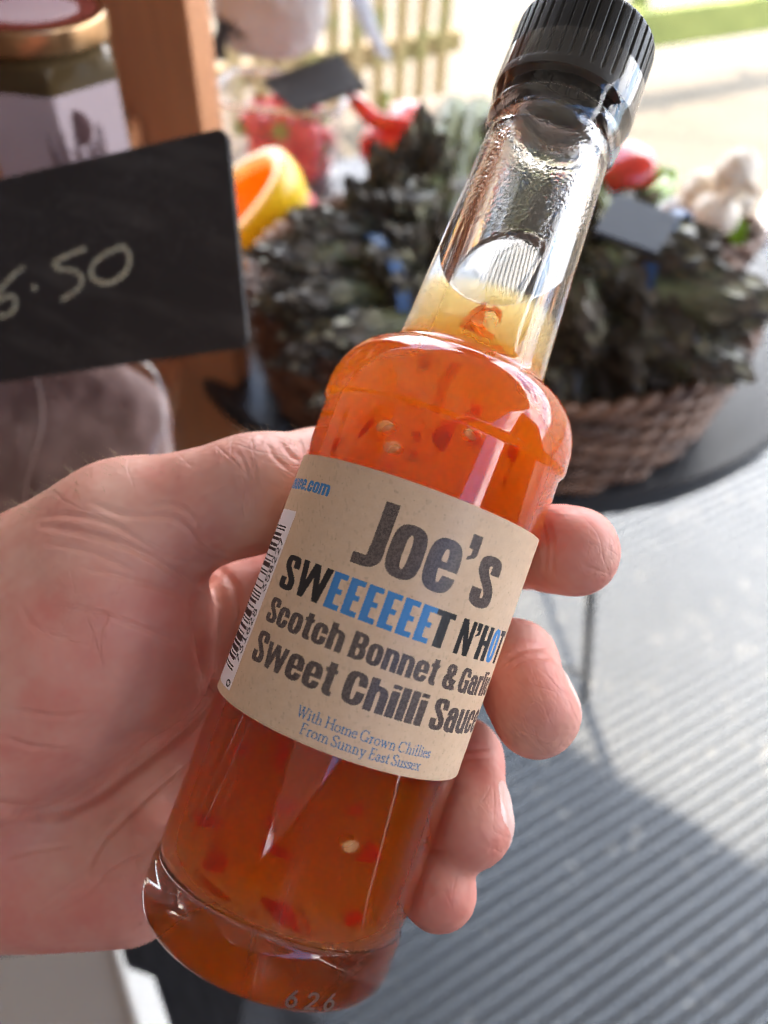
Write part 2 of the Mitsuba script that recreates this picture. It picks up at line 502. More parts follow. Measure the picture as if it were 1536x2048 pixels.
rf = np.random.default_rng(21)
hand_placed = [(-8, 33.5, 8.3, 2.0, 1), (-4, 34.6, 7.4, 3.0, 1), (-1, 36.5, 7.6, 2.0, 1), (4.5, 36.4, 8.2, 2.2, 1), (-6, 32.5, 8.0, 2.0, 1), (9, 30.4, 8.7, 1.8, 1), (13, 28.6, 8.6, 1.6, 0), (3, 32, 7.6, 2.0, 1), (-2, 33, 6.8, 3.4, 1),
               (-10, 20, 16.0, 2.8, 1), (-3, 19.5, 16, 2.6, 1), (2, 13, 17.5, 3.0, 0), (3.5, 15.6, 18.2, 2.0, 0), (8, 12.0, 17.2, 3.2, 0), (0.5, 9.5, 17.6, 3.4, 0), (16, 12, 18.4, 3.0, 0), (-16, 7.5, 19, 2.4, 0), (-21, 3.0, 19.4, 3.2, 0), (-6, 4, 17, 2.6, 1),
               (-16, -52, 18.8, 2.6, 0), (-9, -50, 17, 3.0, 2), (-20, -66, 18.6, 4.4, 2), (-3, -64, 17.2, 3.4, 2), (2, -72, 18.4, 4.8, 2), (6, -75, 18.8, 4.0, 2), (-12, -74, 18.6, 3.8, 1), (-13, -70, 18, 2.8, 0),
               (15, -60, 18.4, 2.8, 2), (16, -71, 18.4, 2.4, 2), (-2, -75.5, 19, 2.4, 1), (3, -75.5, 19, 2.8, 1), (-4, -57, 17.0, 2.8, 0), (9, -54, 17.6, 2.6, 2)]
deep = []
for k in range(16):
    h = rf.uniform(-76, 20)
    deep.append((rf.uniform(-45, 45), h, rf.uniform(14.5, 18.5) if h < 10 else rf.uniform(6, 10), rf.uniform(1.6, 3.2), int(rf.integers(0, 3))))
for k in range(26):
    h = rf.uniform(-76, 9)
    deep.append((rf.uniform(-34, 34), h, rf.uniform(17.5, 19.5), rf.uniform(0.8, 1.7), int(rf.integers(0, 3))))
for k, (u, h, r, s, c) in enumerate(hand_placed + deep):
    soft = h < 29
    if soft:
        r += (1.4 if h < -40 else 0.5) if h < 13 else 0.0
        s *= 1.1
    f = flake(rf, s, 3.4 if soft else 1.0)
    f.vertices = f.vertices @ basis(rf.normal(size=3) * 0.7 + [math.cos(u / 24), math.sin(u / 24), 0.0], rf.normal(size=3)).T
    f.apply_translation(bv(u, h, r))
    rad = np.linalg.norm(f.vertices[:, :2], axis=1)
    hz = np.asarray(f.vertices)[:, 2] - LT            # each point stays inside the cavity at its own height
    lim = np.where(hz < 12, 20.4, np.where(hz > 23.5, 8.2, 9.4 + 10.9 * np.sqrt(np.clip(1 - (np.clip(hz - 13, 0, 11) / 11.7) ** 2, 0, 1))))
    f.vertices[:, :2] *= np.minimum(1, lim / np.maximum(rad, 1e-6))[:, None]
    f.vertices[:, 2] = np.maximum(f.vertices[:, 2], 12.5)
    f.vertices *= mm
    m_ = to_world(f)
    trimesh.repair.fix_normals(m_)
    if soft:
        obj('chilli_flake', m_, 'm_pulp', sauce, smooth=50, interior={'type': 'ref', 'id': f'flake_medium_{c}'}, exterior=med)
    else:
        obj('chilli_flake', m_, f'm_flake_{c}', sauce, smooth=50)
for u, h, r in ((-12.5, 8.2, 18.6), (-10.0, 5.2, 17.0), (6, 12, 16.8), (11, -60, 17.6)):
    s = trimesh.creation.icosphere(2, 1.0)
    s.vertices = s.vertices * [0.5, 1.5, 1.1]
    s.vertices = s.vertices @ basis([math.cos(u / 24), math.sin(u / 24), 0.2], [0, 1, 0.3])[:, [2, 0, 1]].T
    s.apply_translation(bv(u, h, r))
    s.vertices *= mm
    obj('seed', to_world(s), 'm_seed', sauce, smooth=True)

# cap: knurled black plastic, with a smooth lip below
bsdf('m_cap', base_color=(0.010, 0.010, 0.0105), roughness=0.42, specular=0.3)


def knurl(P):
    h = P[..., 2] / mm - LT
    t = np.arctan2(P[..., 1], P[..., 0])
    w = np.clip(np.abs(np.sin(t * 20)) / 0.45, 0, 1) ** 0.6
    inside = np.clip((h - 86.2) / 0.5, 0, 1) * np.clip((101.5 - h) / 1.2, 0, 1)
    k = 1 - inside * 0.04 * (1 - w) * (np.hypot(P[..., 0], P[..., 1]) > 12 * mm)
    P = P.copy()
    P[..., 0] *= k
    P[..., 1] *= k
    return P


capp = [(11.8, 96), (11.8, 84.6), (12.3, 84.1), (13.9, 84.0), (14.35, 84.3), (14.4, 85.6), (14.25, 86.2), (14.2, 86.8), (14.3, 88), (14.3, 92), (14.25, 96), (14.2, 99.3), (14.0, 100.2), (13.4, 100.9), (12.6, 101.2), (8, 101.3), (0.01, 101.3)]
cp = [(r * mm, (LT + h) * mm) for r, h in capp]
cap = obj('cap', to_world(lathe(cp, 440, knurl)), 'm_cap', bottle, smooth=40)
# clear tamper film shrunk round the cap's lower half and the top of the neck, crinkled at the right
scene['m_film'] = {'type': 'thindielectric', 'int_ior': 1.3}
fr = []
tf = np.linspace(0, 2 * np.pi, 240, endpoint=False)
for r, h in [(14.5, 91.4), (14.52, 89), (14.55, 86.5), (14.55, 84.3), (14.3, 83.2), (13.95, 81.5), (13.85, 79.5), (13.6, 77.6), (13.1, 76)]:
    wv = 0.10 * (meshkit.noise(np.stack([np.cos(tf) * 5, np.sin(tf) * 5, 0 * tf + h * 0.25], -1), 3) - 0.3)
    cr = np.exp(-((tf - 1.15) / 0.22) ** 2) * 0.35 * np.abs(np.sin(tf * 40 + h * 0.4))
    rr = r + np.maximum(wv, 0) + cr
    hh = h + (0.35 * np.sin(tf * 2 + 1) + 0.3 * meshkit.noise(np.stack([np.cos(tf) * 4, np.sin(tf) * 4, 0 * tf], -1), 8) if h > 91 else 0)
    fr.append(np.stack([rr * np.cos(tf), rr * np.sin(tf), LT + hh + 0 * tf], -1))
obj('seal_film', to_world(grid_mesh(np.array(fr)[::-1] * mm, close_u=True)), 'm_film', bottle, smooth=True)


# ------------------------------------------------------------------ label: kraft paper with its print
def kraft(p, n, uv):
    a = fbm(p.x * 900, p.y * 900, p.z * 900, 3)
    b = noise(p.x * 5200, p.y * 5200, p.z * 5200)
    fib = smoothstep(0.72, 0.86, noise(p.x * 2600, p.y * 700, p.z * 1500))
    dark = smoothstep(0.86, 0.93, noise(p.x * 1900 + 9, p.y * 1900, p.z * 1900))
    c = mix((0.58, 0.40, 0.26), (0.67, 0.485, 0.33), a * 0.6 + b * 0.4)
    return c * (1 - 0.10 * fib) * (1 - 0.18 * dark)


scene['m_paper'] = {'type': 'twosided', 'b': {'type': 'principled', 'base_color': proc(kraft), 'roughness': 0.5, 'specular': 0.35, 'clearcoat': 0.35, 'clearcoat_gloss': 0.88}}
R_LAB = 24.12


def on_label(poly, r, mat, name, parent, strip=0.9):
    """A flat shape (u, h in mm) wrapped round the bottle at radius r as one sheet."""
    out_v, out_f, base = [], [], 0
    geoms = poly.geoms if hasattr(poly, 'geoms') else [poly]
    for g in geoms:
        if g.is_empty or g.geom_type != 'Polygon' or g.area < 1e-4:
            continue
        x0, y0, x1, y1 = g.bounds
        for k in range(int(math.floor(x0 / strip)), int(math.ceil(x1 / strip))):
            piece = g.intersection(sbox(k * strip, y0 - 1, (k + 1) * strip, y1 + 1))
            for q in (piece.geoms if hasattr(piece, 'geoms') else [piece]):
                if q.geom_type != 'Polygon' or q.area < 1e-5:
                    continue
                v, f = trimesh.creation.triangulate_polygon(q, engine='earcut')
                out_v.append(v)
                out_f.append(f + base)
                base += len(v)
    v, f = np.vstack(out_v), np.vstack(out_f)
    t = v[:, 0] / R_LAB
    V = np.stack([r * np.cos(t), r * np.sin(t), LT + v[:, 1]], -1) * mm
    n = np.stack([np.cos(t), np.sin(t), 0 * t], -1)
    key = numbered(parent + '__' + name)
    m = trimesh.Trimesh(V, f, process=False)
    w = to_world(m)
    nw = n @ np.stack([BX, BY, BZ])
    path = meshkit.write_ply((w.vertices, w.faces), False, normals=nw)
    fn = np.cross(w.vertices[w.faces[:, 1]] - w.vertices[w.faces[:, 0]], w.vertices[w.faces[:, 2]] - w.vertices[w.faces[:, 0]])
    if (np.einsum('ij,ij->i', fn, nw[w.faces[:, 0]]) < 0).mean() > 0.5:
        path = meshkit.write_ply((w.vertices, w.faces[:, ::-1]), False, normals=nw)
    scene[key] = {'type': 'ply', 'filename': path, 'face_normals': False, 'bsdf': {'type': 'ref', 'id': mat}}
    return key


lab_u = np.linspace(-62, 62, 260)
lab_rows = []
for r, h in [(24.04, -45.8), (24.12, -45.8), (24.12, -23), (24.12, 0), (24.04, 0)]:
    lab_rows.append(np.stack([r * np.cos(lab_u / R_LAB), r * np.sin(lab_u / R_LAB), 0 * lab_u + LT + h], -1))
label = obj('label', to_world(grid_mesh(np.array(lab_rows) * mm)), 'm_paper', bottle, smooth=60)
tag(label, 'kraft brown paper label printed in dark brown, black and blue')

SW, HW = 0.225, 0.15                                # stems and horizontals of the heavy condensed lettering, of the cap height


def se(x0, y0, x1, y1, n=3.2, a0=0.0, a1=360.0, m=48):
    t = np.radians(np.linspace(a0, a1, m))
    c, s = np.cos(t), np.sin(t)
    return np.c_[(x0 + x1) / 2 + (x1 - x0) / 2 * np.sign(c) * np.abs(c) ** (2 / n), (y0 + y1) / 2 + (y1 - y0) / 2 * np.sign(s) * np.abs(s) ** (2 / n)]


def glyph(ch):
    """(width, shape) of one heavy condensed letter, cap height 1."""
    s2, h2, xh = SW / 2, HW / 2, 0.80

    def st(*lines, k=1.0):                           # strokes with an elliptic pen
        kx = HW / SW
        return affinity.scale(unary_union([LineString(np.asarray(l) * [kx, 1]).buffer(h2 * k, cap_style=2, join_style=1) for l in lines]), 1 / kx, 1, origin=(0, 0))

    def P(*pts): return Polygon(pts)

    def bx(a, b, c, d): return sbox(a, b, c, d)

    def ring_(w, h, y0=0.0): return st(se(s2, y0 + h2, w - s2, y0 + h - h2))
    if ch == 'o': return 0.55, ring_(0.55, xh)
    if ch == 'O': return 0.56, ring_(0.56, 1.0)
    if ch in 'cC':
        w, h = (0.53, xh) if ch == 'c' else (0.57, 1.0)
        return w, ring_(w, h).difference(bx(w / 2, h * 0.43, w + 1, h * (0.57 if ch == 'c' else 0.60)))
    if ch == 'e':
        w = 0.55
        return w, ring_(w, xh).difference(bx(w / 2, xh * 0.33, w + 1, xh * 0.44)).union(bx(s2, xh * 0.44, w - 0.02, xh * 0.57))
    if ch == 'G':
        w = 0.58
        return w, ring_(w, 1.0).difference(bx(w / 2, 0.53, w + 1, 0.64)).union(bx(w * 0.5, 0.40, w, 0.53)).union(bx(w - 0.13, 0, w, 0.5))
    if ch in 'sS':
        w, h = (0.50, xh) if ch == 's' else (0.54, 1.0)
        x0, x1 = s2 * 0.95, w - s2 * 0.95
        pts = [(x1, h * 0.66), (x1, h * 0.80), (x1 - 0.03, h - h2 - 0.02), (w / 2, h - h2), (x0 + 0.03, h - h2 - 0.02), (x0, h * 0.82), (x0 + 0.01, h * 0.69), (w * 0.38, h * 0.575), (w * 0.62, h * 0.43), (x1 - 0.01, h * 0.31),
               (x1, h * 0.18), (x1 - 0.03, h2 + 0.02), (w / 2, h2), (x0 + 0.03, h2 + 0.02), (x0, h * 0.2), (x0, h * 0.35)]
        return w, st(catmull(pts, 6))
    if ch == 'J':
        return 0.5, unary_union([bx(0.27, 0.2, 0.27 + 0.23, 1), st(catmull([(0.385, 0.32), (0.375, 0.16), (0.29, 0.085), (0.15, h2 * 1.05), (0.06, h2 * 1.05)], 8), k=1.1), bx(0.04, 0, 0.13, 0.16)])
    if ch in 'EF':
        w = 0.42
        g = [bx(0, 0, SW, 1), bx(0, 1 - 0.15, w, 1), bx(0, 0.43, w - 0.05, 0.575)]
        return w, unary_union(g + ([bx(0, 0, w, 0.15)] if ch == 'E' else []))
    if ch == 'T': return 0.48, unary_union([bx(0.24 - SW / 2, 0, 0.24 + SW / 2, 1), bx(0, 0.84, 0.48, 1)])
    if ch == 'H': return 0.58, unary_union([bx(0, 0, SW, 1), bx(0.58 - SW, 0, 0.58, 1), bx(0, 0.43, 0.58, 0.58)])
    if ch == 'N': return 0.56, unary_union([bx(0, 0, 0.17, 1), bx(0.39, 0, 0.56, 1), P((0, 1), (0.2, 1), (0.56, 0), (0.36, 0))])
    if ch in 'Ww':
        h, w = (1.0, 0.93) if ch == 'W' else (xh, 0.84)
        a = 0.19 if ch == 'W' else 0.175
        q = w / 4
        return w, unary_union([P((0, h), (a, h), (q + 0.085, 0), (q - 0.085, 0)), P((w / 2 - a / 2, h), (w / 2 + a / 2, h), (q + 0.085, 0), (q - 0.085, 0)), P((w / 2 - a / 2, h), (w / 2 + a / 2, h), (3 * q + 0.085, 0), (3 * q - 0.085, 0)),
                               P((w - a, h), (w, h), (3 * q + 0.085, 0), (3 * q - 0.085, 0))])
    if ch == 'h':
        w = 0.55
        return w, unary_union([bx(0, 0, SW, 1), st(np.r_[se(s2, h2, w - s2, xh - h2, a0=150, a1=0, m=24), [[w - s2, 0]]])])
    if ch in 'nu':
        w = 0.55
        g = unary_union([bx(0, 0, SW, xh), st(np.r_[se(s2, h2, w - s2, xh - h2, a0=150, a1=0, m=24), [[w - s2, 0]]])])
        return w, g if ch == 'n' else affinity.rotate(g, 180, origin=(w / 2, xh / 2))
    if ch == 'm':
        w, a = 0.86, 0.435
        g = [bx(0, 0, SW, xh)]
        for o in (0, a - s2 + s2):
            x0, x1 = s2 + o * 0.75, s2 + o * 0.75 + 0.325
            g.append(st(np.r_[se(x0, h2, x1, xh - h2, a0=150, a1=0, m=24), [[x1, 0]]]))
        return w, unary_union(g)
    if ch == 'a':
        w = 0.53
        g = [bx(w - SW, 0, w, 0.6), st(np.r_[[[s2, 0.52]], se(s2, h2, w - s2, xh - h2, a0=165, a1=0, m=24), [[w - s2, 0.3]]]), st(se(s2, h2, w - s2, 0.47))]
        return w, unary_union(g)
    if ch == 'r': return 0.39, unary_union([bx(0, 0, SW, xh), st(catmull([(0.12, xh * 0.72), (0.19, xh - 0.12), (0.28, xh - 0.085), (0.39, xh - 0.08)], 6), k=1.25)])
    if ch == 't': return 0.36, unary_union([bx(0.07, 0.12, 0.07 + SW, 0.98), bx(0, xh - 0.13, 0.36, xh), st(catmull([(0.172, 0.3), (0.175, 0.14), (0.23, 0.08), (0.36, 0.072)], 6))])
    if ch == 'l': return SW + 0.01, bx(0, 0, SW + 0.01, 1)
    if ch == 'i': return SW + 0.01, unary_union([bx(0, 0, SW + 0.01, xh), bx(0, 0.875, SW + 0.01, 1)])
    if ch == 'B':
        w = 0.57
        return w, unary_union([bx(0, 0, SW, 1), st(np.r_[[[0.1, 1 - h2]], se(0.0, 0.52, w - s2 - 0.01, 1 - h2, a0=90, a1=-90, m=24), [[0.1, 0.52]]]), st(np.r_[[[0.1, 0.5]], se(0.0, h2, w - s2, 0.5, a0=90, a1=-90, m=24), [[0.1, h2]]])])
    if ch == '&':
        w = 0.62
        return w, unary_union([st(se(0.15, 0.56, 0.40, 1 - h2, n=2.4), k=0.9), st(np.r_[se(0.1, h2, 0.46, 0.55, n=2.5, a0=75, a1=330, m=30)], k=1.0), st([(0.17, 0.66), (0.56, 0.02)], k=1.0), st([(0.54, 0.42), (0.45, 0.17)], k=0.8)])
    if ch == '.': return 0.2, bx(0, 0, 0.2, 0.17)
    if ch in "'’": return 0.24, unary_union([bx(0.0, 0.78, 0.21, 1.0), P((0.21, 0.8), (0.21, 0.72), (0.17, 0.66), (0.02, 0.60), (0.02, 0.655), (0.08, 0.69), (0.09, 0.79))])
    return 0.3, Polygon()


def lay(text, u0, u1, base, cap, gap=0.045, space=0.24):
    """Letters of a line fitted between u0 and u1: list of (letter, shape)."""
    x, out = 0.0, []
    for ch in text:
        if ch == ' ':
            x += space
            continue
        w, g = glyph(ch)
        out.append((ch, x, g))
        x += w + gap
    k = (u1 - u0) / (x - gap)
    return [(ch, affinity.affine_transform(g, [k, 0, 0, cap, u0 + x0 * k, base])) for ch, x0, g in out]


def halftone(c1, c2):
    def fn(p, n, uv):
        d = smoothstep(0.35, 0.65, noise(p.x * 6200, p.y * 6200, p.z * 6200))
        return mix(c1, c2, d)
    return fn


ink = dict(roughness=0.42, specular=0.4, clearcoat=0.35, clearcoat_gloss=0.88)
scene['m_ink_brown'] = {'type': 'twosided', 'b': {'type': 'principled', 'base_color': proc(halftone((0.055, 0.038, 0.034), (0.125, 0.09, 0.078))), **ink}}
bsdf('m_ink_black', base_color=(0.012, 0.011, 0.012), **ink)
bsdf('m_ink_blue', base_color=(0.045, 0.20, 0.46), **ink)
bsdf('m_ink_paleblue', base_color=(0.05, 0.15, 0.32), **ink)
bsdf('m_white_print', base_color=(0.76, 0.70, 0.72), **ink)
R_INK = R_LAB + 0.045


def word(text, u0, u1, base, cap, mat, name, **kw):
    on_label(unary_union([g for _, g in lay(text, u0, u1, base, cap, **kw)]), R_INK, mat, name, label)


word("Joe", -8.0, 10.2, -15.75, 11.35, 'm_ink_brown', 'heading')
a = lay("’", 10.7, 13.0, -15.75, 11.35)
on_label(a[0][1], R_INK, 'm_ink_brown', 'heading', label)
word("s", 13.9, 19.1, -15.75, 11.35, 'm_ink_brown', 'heading')
CB, CH = -24.17, 6.12
word("SW", -20.3, -9.55, CB, CH, 'm_ink_black', 'headline', gap=0.07)
word("EEEEEE", -9.3, 9.2, CB, CH, 'm_ink_blue', 'headline', gap=0.085)
word("T", 9.2, 12.95, CB, CH, 'm_ink_black', 'headline')
word("N’H", 14.6, 23.5, CB, CH, 'm_ink_black', 'headline')
word("O", 23.9, 27.0, CB, CH, 'm_ink_blue', 'headline')
word("T", 27.2, 30.6, CB, CH, 'm_ink_black', 'headline')
word("Scotch", -20.4, -3.75, -30.3, 4.4, 'm_ink_brown', 'subtitle')
word("Bonnet", -2.5, 13.2, -30.3, 4.4, 'm_ink_brown', 'subtitle')
word("&", 14.6, 17.6, -30.3, 4.4, 'm_ink_brown', 'subtitle')
word("Garlic", 18.4, 31.5, -30.3, 4.4, 'm_ink_brown', 'subtitle')
word("Sweet", -20.4, -2.9, -37.3, 5.4, 'm_ink_brown', 'subtitle')
word("Chilli", -1.35, 13.3, -37.3, 5.4, 'm_ink_brown', 'subtitle')
word("Sauce", 14.9, 32, -37.3, 5.4, 'm_ink_brown', 'subtitle')
word("sauce.com", -32.5, -16.3, -6.75, 2.55, 'm_ink_blue', 'web_address')


def plain(text, u0, u1, base, cap, bold=False):
    """Thin lettering as a flat shape fitted between u0 and u1."""
    m = meshkit.text_mesh(text, cap, 0.5, bold)
    top = m.triangles[(m.face_normals[:, 2] > 0.9)]
    g = unary_union([Polygon(t[:, :2]).buffer(1e-4) for t in top])
    x0, _, x1, _ = g.bounds
    k = (u1 - u0) / (x1 - x0)
    return affinity.affine_transform(g, [k, 0, 0, 1, u0 - x0 * k, base])


def serif_glyph(ch):
    """(width, shape) of a light letter with bracket serifs, cap height 1."""
    V, Hh, xh, sl = 0.085, 0.045, 0.62, 0.05

    def pen(*lines, k=1.0):
        kx = Hh / V
        return affinity.scale(unary_union([LineString(np.asarray(l, float) * [kx, 1]).buffer(Hh / 2 * k, cap_style=2) for l in lines]), 1 / kx, 1, origin=(0, 0))

    def stem(x, h, top=1, foot=1, b=0.0):
        g = [sbox(x - V / 2, b, x + V / 2, h)]
        if foot: g.append(sbox(x - 0.13, b, x + 0.13, b + sl))
        if top == 1: g.append(sbox(x - 0.13, h - sl, x + 0.13, h))
        if top == 2: g.append(Polygon([(x - 0.14, h - 0.09), (x, h - 0.05), (x, h + 0.02), (x - 0.03, h + 0.01)]))
        return unary_union(g)
    oval = lambda w, h, a0=0, a1=360: pen(se(V / 2, Hh / 2, w - V / 2, h - Hh / 2, 2.1, a0, a1, 40))
    U = unary_union
    if ch in 'oO': return 0.56, oval(0.56, xh)
    if ch == 'e': return 0.50, U([oval(0.50, xh, 15, 330), sbox(0.06, 0.36, 0.46, 0.40)])
    if ch in 'CG':
        g = [oval(0.78, 1.0, 38, 322), sbox(0.68, 0.72, 0.71, 0.97)]
        return (0.80, U(g)) if ch == 'C' else (0.86, U(g + [stem(0.72, 0.42, 1, 0)]))
    if ch == 'W': return 1.08, U([pen([(0.12, 1), (0.34, 0)], k=1.0), pen([(0.34, 0), (0.56, 1)], k=0.7), pen([(0.50, 1), (0.74, 0)]), pen([(0.74, 0), (0.97, 1)], k=0.7)] + [sbox(x - 0.12, 1 - sl, x + 0.12, 1) for x in (0.12, 0.52, 0.97)])
    if ch == 'H': return 0.88, U([stem(0.16, 1), stem(0.72, 1), sbox(0.16, 0.49, 0.72, 0.54)])
    if ch in 'EF':
        g = [stem(0.16, 1), sbox(0.16, 1 - sl, 0.60, 1), sbox(0.16, 0.5, 0.48, 0.55), sbox(0.56, 0.83, 0.60, 1), sbox(0.45, 0.42, 0.48, 0.62)]
        return (0.66, U(g + [sbox(0.16, 0, 0.62, sl), sbox(0.59, 0, 0.63, 0.2)])) if ch == 'E' else (0.64, U(g))
    if ch in 'sS':
        w, h = (0.40, xh) if ch == 's' else (0.56, 1.0)
        pts = [(w - 0.05, h * 0.78), (w - 0.08, h * 0.92), (w / 2, h - Hh / 2), (0.07, h * 0.85), (0.07, h * 0.68), (w * 0.4, h * 0.54), (w * 0.7, h * 0.42), (w - 0.06, h * 0.25), (w - 0.1, h * 0.09), (w / 2, Hh / 2), (0.07, h * 0.08), (0.04, h * 0.24)]
        return w, pen(catmull(pts, 5), k=1.25)
    if ch == 'i': return 0.30, U([stem(0.15, xh, 2), sbox(0.09, 0.80, 0.20, 0.91)])
    if ch == 'l': return 0.30, stem(0.15, 1.04, 2)
    if ch == 't': return 0.36, U([sbox(0.12, 0.08, 0.12 + V, 0.82), sbox(0.03, xh - sl, 0.33, xh), pen(catmull([(0.16, 0.14), (0.19, 0.03), (0.28, 0.025), (0.35, 0.09)], 5))])
    if ch in 'hnm':
        g = [stem(0.15, 1.04 if ch == 'h' else xh, 2)]
        for k in range(2 if ch == 'm' else 1):
            x0 = 0.15 + 0.36 * k
            g += [pen(np.r_[se(x0, 0.1, x0 + 0.36, xh - Hh / 2, 2.4, 160, 0, 24)]), stem(x0 + 0.36, 0.42, 0, 1)]
        return (1.0 if ch == 'm' else 0.66), U(g)
    if ch == 'u': return 0.64, U([stem(0.14, xh, 2, 0), pen(se(0.14, Hh / 2, 0.50, xh - 0.1, 2.4, 180, 340, 24)), stem(0.50, xh, 2, 1)])
    if ch == 'r': return 0.44, U([stem(0.15, xh, 2), pen(catmull([(0.16, 0.42), (0.25, 0.57), (0.34, 0.60), (0.41, 0.55)], 5), k=1.3)])
    if ch == 'w': return 0.86, U([pen([(0.10, xh), (0.27, 0)]), pen([(0.27, 0), (0.43, xh)], k=0.7), pen([(0.40, xh), (0.58, 0)]), pen([(0.58, 0), (0.76, xh)], k=0.7)] + [sbox(x - 0.1, xh - sl, x + 0.1, xh) for x in (0.10, 0.42, 0.76)])
    if ch == 'a': return 0.50, U([stem(0.36, 0.42, 0, 0), pen(np.r_[[(0.07, 0.46)], se(0.07, 0.1, 0.36, xh - Hh / 2, 2.3, 150, 0, 20)]), pen(se(0.05, Hh / 2, 0.36, 0.36, 2.1)), sbox(0.33, 0, 0.47, sl)])
    if ch == 'y': return 0.60, U([pen([(0.10, xh), (0.31, 0.0)]), pen([(0.50, xh), (0.24, -0.24), (0.12, -0.27)], k=0.8), sbox(0.0, xh - sl, 0.22, xh), sbox(0.40, xh - sl, 0.60, xh)])
    if ch == 'x': return 0.58, U([pen([(0.10, xh), (0.48, 0)], k=1.1), pen([(0.46, xh), (0.10, 0)], k=0.7)] + [sbox(x - 0.1, y, x + 0.1, y + sl) for x in (0.10, 0.48) for y in (0, xh - sl)])
    return 0.3, Polygon()


def serif_line(text, u0, u1, base, cap):
    x, out = 0.0, []
    for ch in text:
        if ch == ' ':
            x += 0.26
            continue
        w, g = serif_glyph(ch)
        out.append(affinity.translate(g.buffer(0.012), x, 0))
        x += w + 0.035
    k = (u1 - u0) / x
    return affinity.affine_transform(unary_union(out), [k, 0, 0, cap, u0, base])


on_label(serif_line("With Home Grown Chillies", -7.1, 17.7, -42.1, 1.8), R_INK, 'm_ink_paleblue', 'small_print', label)
on_label(serif_line("From Sunny East Sussex", -5.6, 16.4, -44.45, 1.8), R_INK, 'm_ink_paleblue', 'small_print', label)
bar = on_label(sbox(-36, -44.2, -23.4, -10.8), R_LAB + 0.02, 'm_white_print', 'barcode_panel', label)
# retail barcode, bars across the bottle's axis
Lc = ['0001101', '0011001', '0010011', '0111101', '0100011', '0110001', '0101111', '0111011', '0110111', '0001011']
code = '731628358227'
bits = '101' + ''.join(Lc[int(c)] for c in '0' + code[:5]) + '01010' + ''.join(''.join('1' if b == '0' else '0' for b in Lc[int(c)]) for c in code[5:11]) + '101'
mod = (41.1 - 13.9) / len(bits)
rects = []
for i, b in enumerate(bits):
    if b == '1':
        g = i < 3 or i > len(bits) - 4 or abs(i - len(bits) / 2) < 3
        rects.append(sbox(-36, -41.1 + i * mod, -25.2 if g else -26.1, -41.1 + (i + 1) * mod + 0.004))
on_label(unary_union(rects), R_INK + 0.005, 'm_ink_black', 'barcode', label)


def upright(text, h0, h1, u, cap):
    g = plain(text, 0, h1 - h0, 0, cap, True)
    return affinity.affine_transform(g, [0, -1, 1, 0, u, h0])   # reads up the bottle


for s, h0, h1 in (('0', -43.9, -42.6), ('731628', -39.2, -29.4), ('358227', -26.1, -16.1)):
    on_label(upright(s, h0, h1, -24.1, 1.75), R_INK + 0.005, 'm_ink_black', 'barcode_digits', label)
# the date code printed in black on the heel
heel = []
for k, s in enumerate('626'):
    heel.append(affinity.scale(plain(s, 0, 2.0, 0, 2.7, True), 1, 1))
dg = unary_union([affinity.translate(g, 7.0 + 3.4 * k, -84.7) for k, g in enumerate(heel)])
bsdf('m_date_ink', base_color=(0.09, 0.06, 0.05), roughness=0.5)
on_label(dg, R_LAB + 0.16, 'm_date_ink', 'date_code', bottle)

# ------------------------------------------------------------------ the hand: one continuous skin from a blended field, then creased
def C3(px, py, z):
    """A point in millimetres in front of the lens, x right, y down, z away."""
    return np.array([(px - CX) / FPX * z, (py - CY) / FPX * z, z], float)


class Field:
    def __init__(self, lo, hi, h):
        self.lo, self.h = np.asarray(lo, float), h
        self.n = np.ceil((np.asarray(hi) - lo) / h).astype(int) + 1
        self.ax = [self.lo[k] + h * np.arange(self.n[k]) for k in range(3)]

    def empty(self):
        return np.full(self.n, 30.0, np.float32)

    def sub(self, lo, hi):
        s = []
        for k in range(3):
            a = int(np.clip(math.floor((lo[k] - self.lo[k]) / self.h), 0, self.n[k] - 1))
            b = int(np.clip(math.ceil((hi[k] - self.lo[k]) / self.h) + 1, a + 1, self.n[k]))
            s.append(slice(a, b))
        s = tuple(s)
        g = np.meshgrid(*[self.ax[k][s[k]].astype(np.float32) for k in range(3)], indexing='ij')
        return s, g


def smin(a, b, k):
    h = np.maximum(k - np.abs(a - b), 0) / k
    return np.minimum(a, b) - h * h * k * 0.25


def add_cone(F, D, a, ra, b, rb, k):
    m = max(ra, rb) + 14
    s, (X, Y, Z) = F.sub(np.minimum(a, b) - m, np.maximum(a, b) + m)
    d = (b - a).astype(np.float32)
    L = float(d @ d)
    t = np.clip(((X - a[0]) * d[0] + (Y - a[1]) * d[1] + (Z - a[2]) * d[2]) / max(L, 1e-6), 0, 1)
    q = np.sqrt((X - a[0] - t * d[0]) ** 2 + (Y - a[1] - t * d[1]) ** 2 + (Z - a[2] - t * d[2]) ** 2) - (ra + (rb - ra) * t)
    D[s] = smin(D[s], q.astype(np.float32), k)


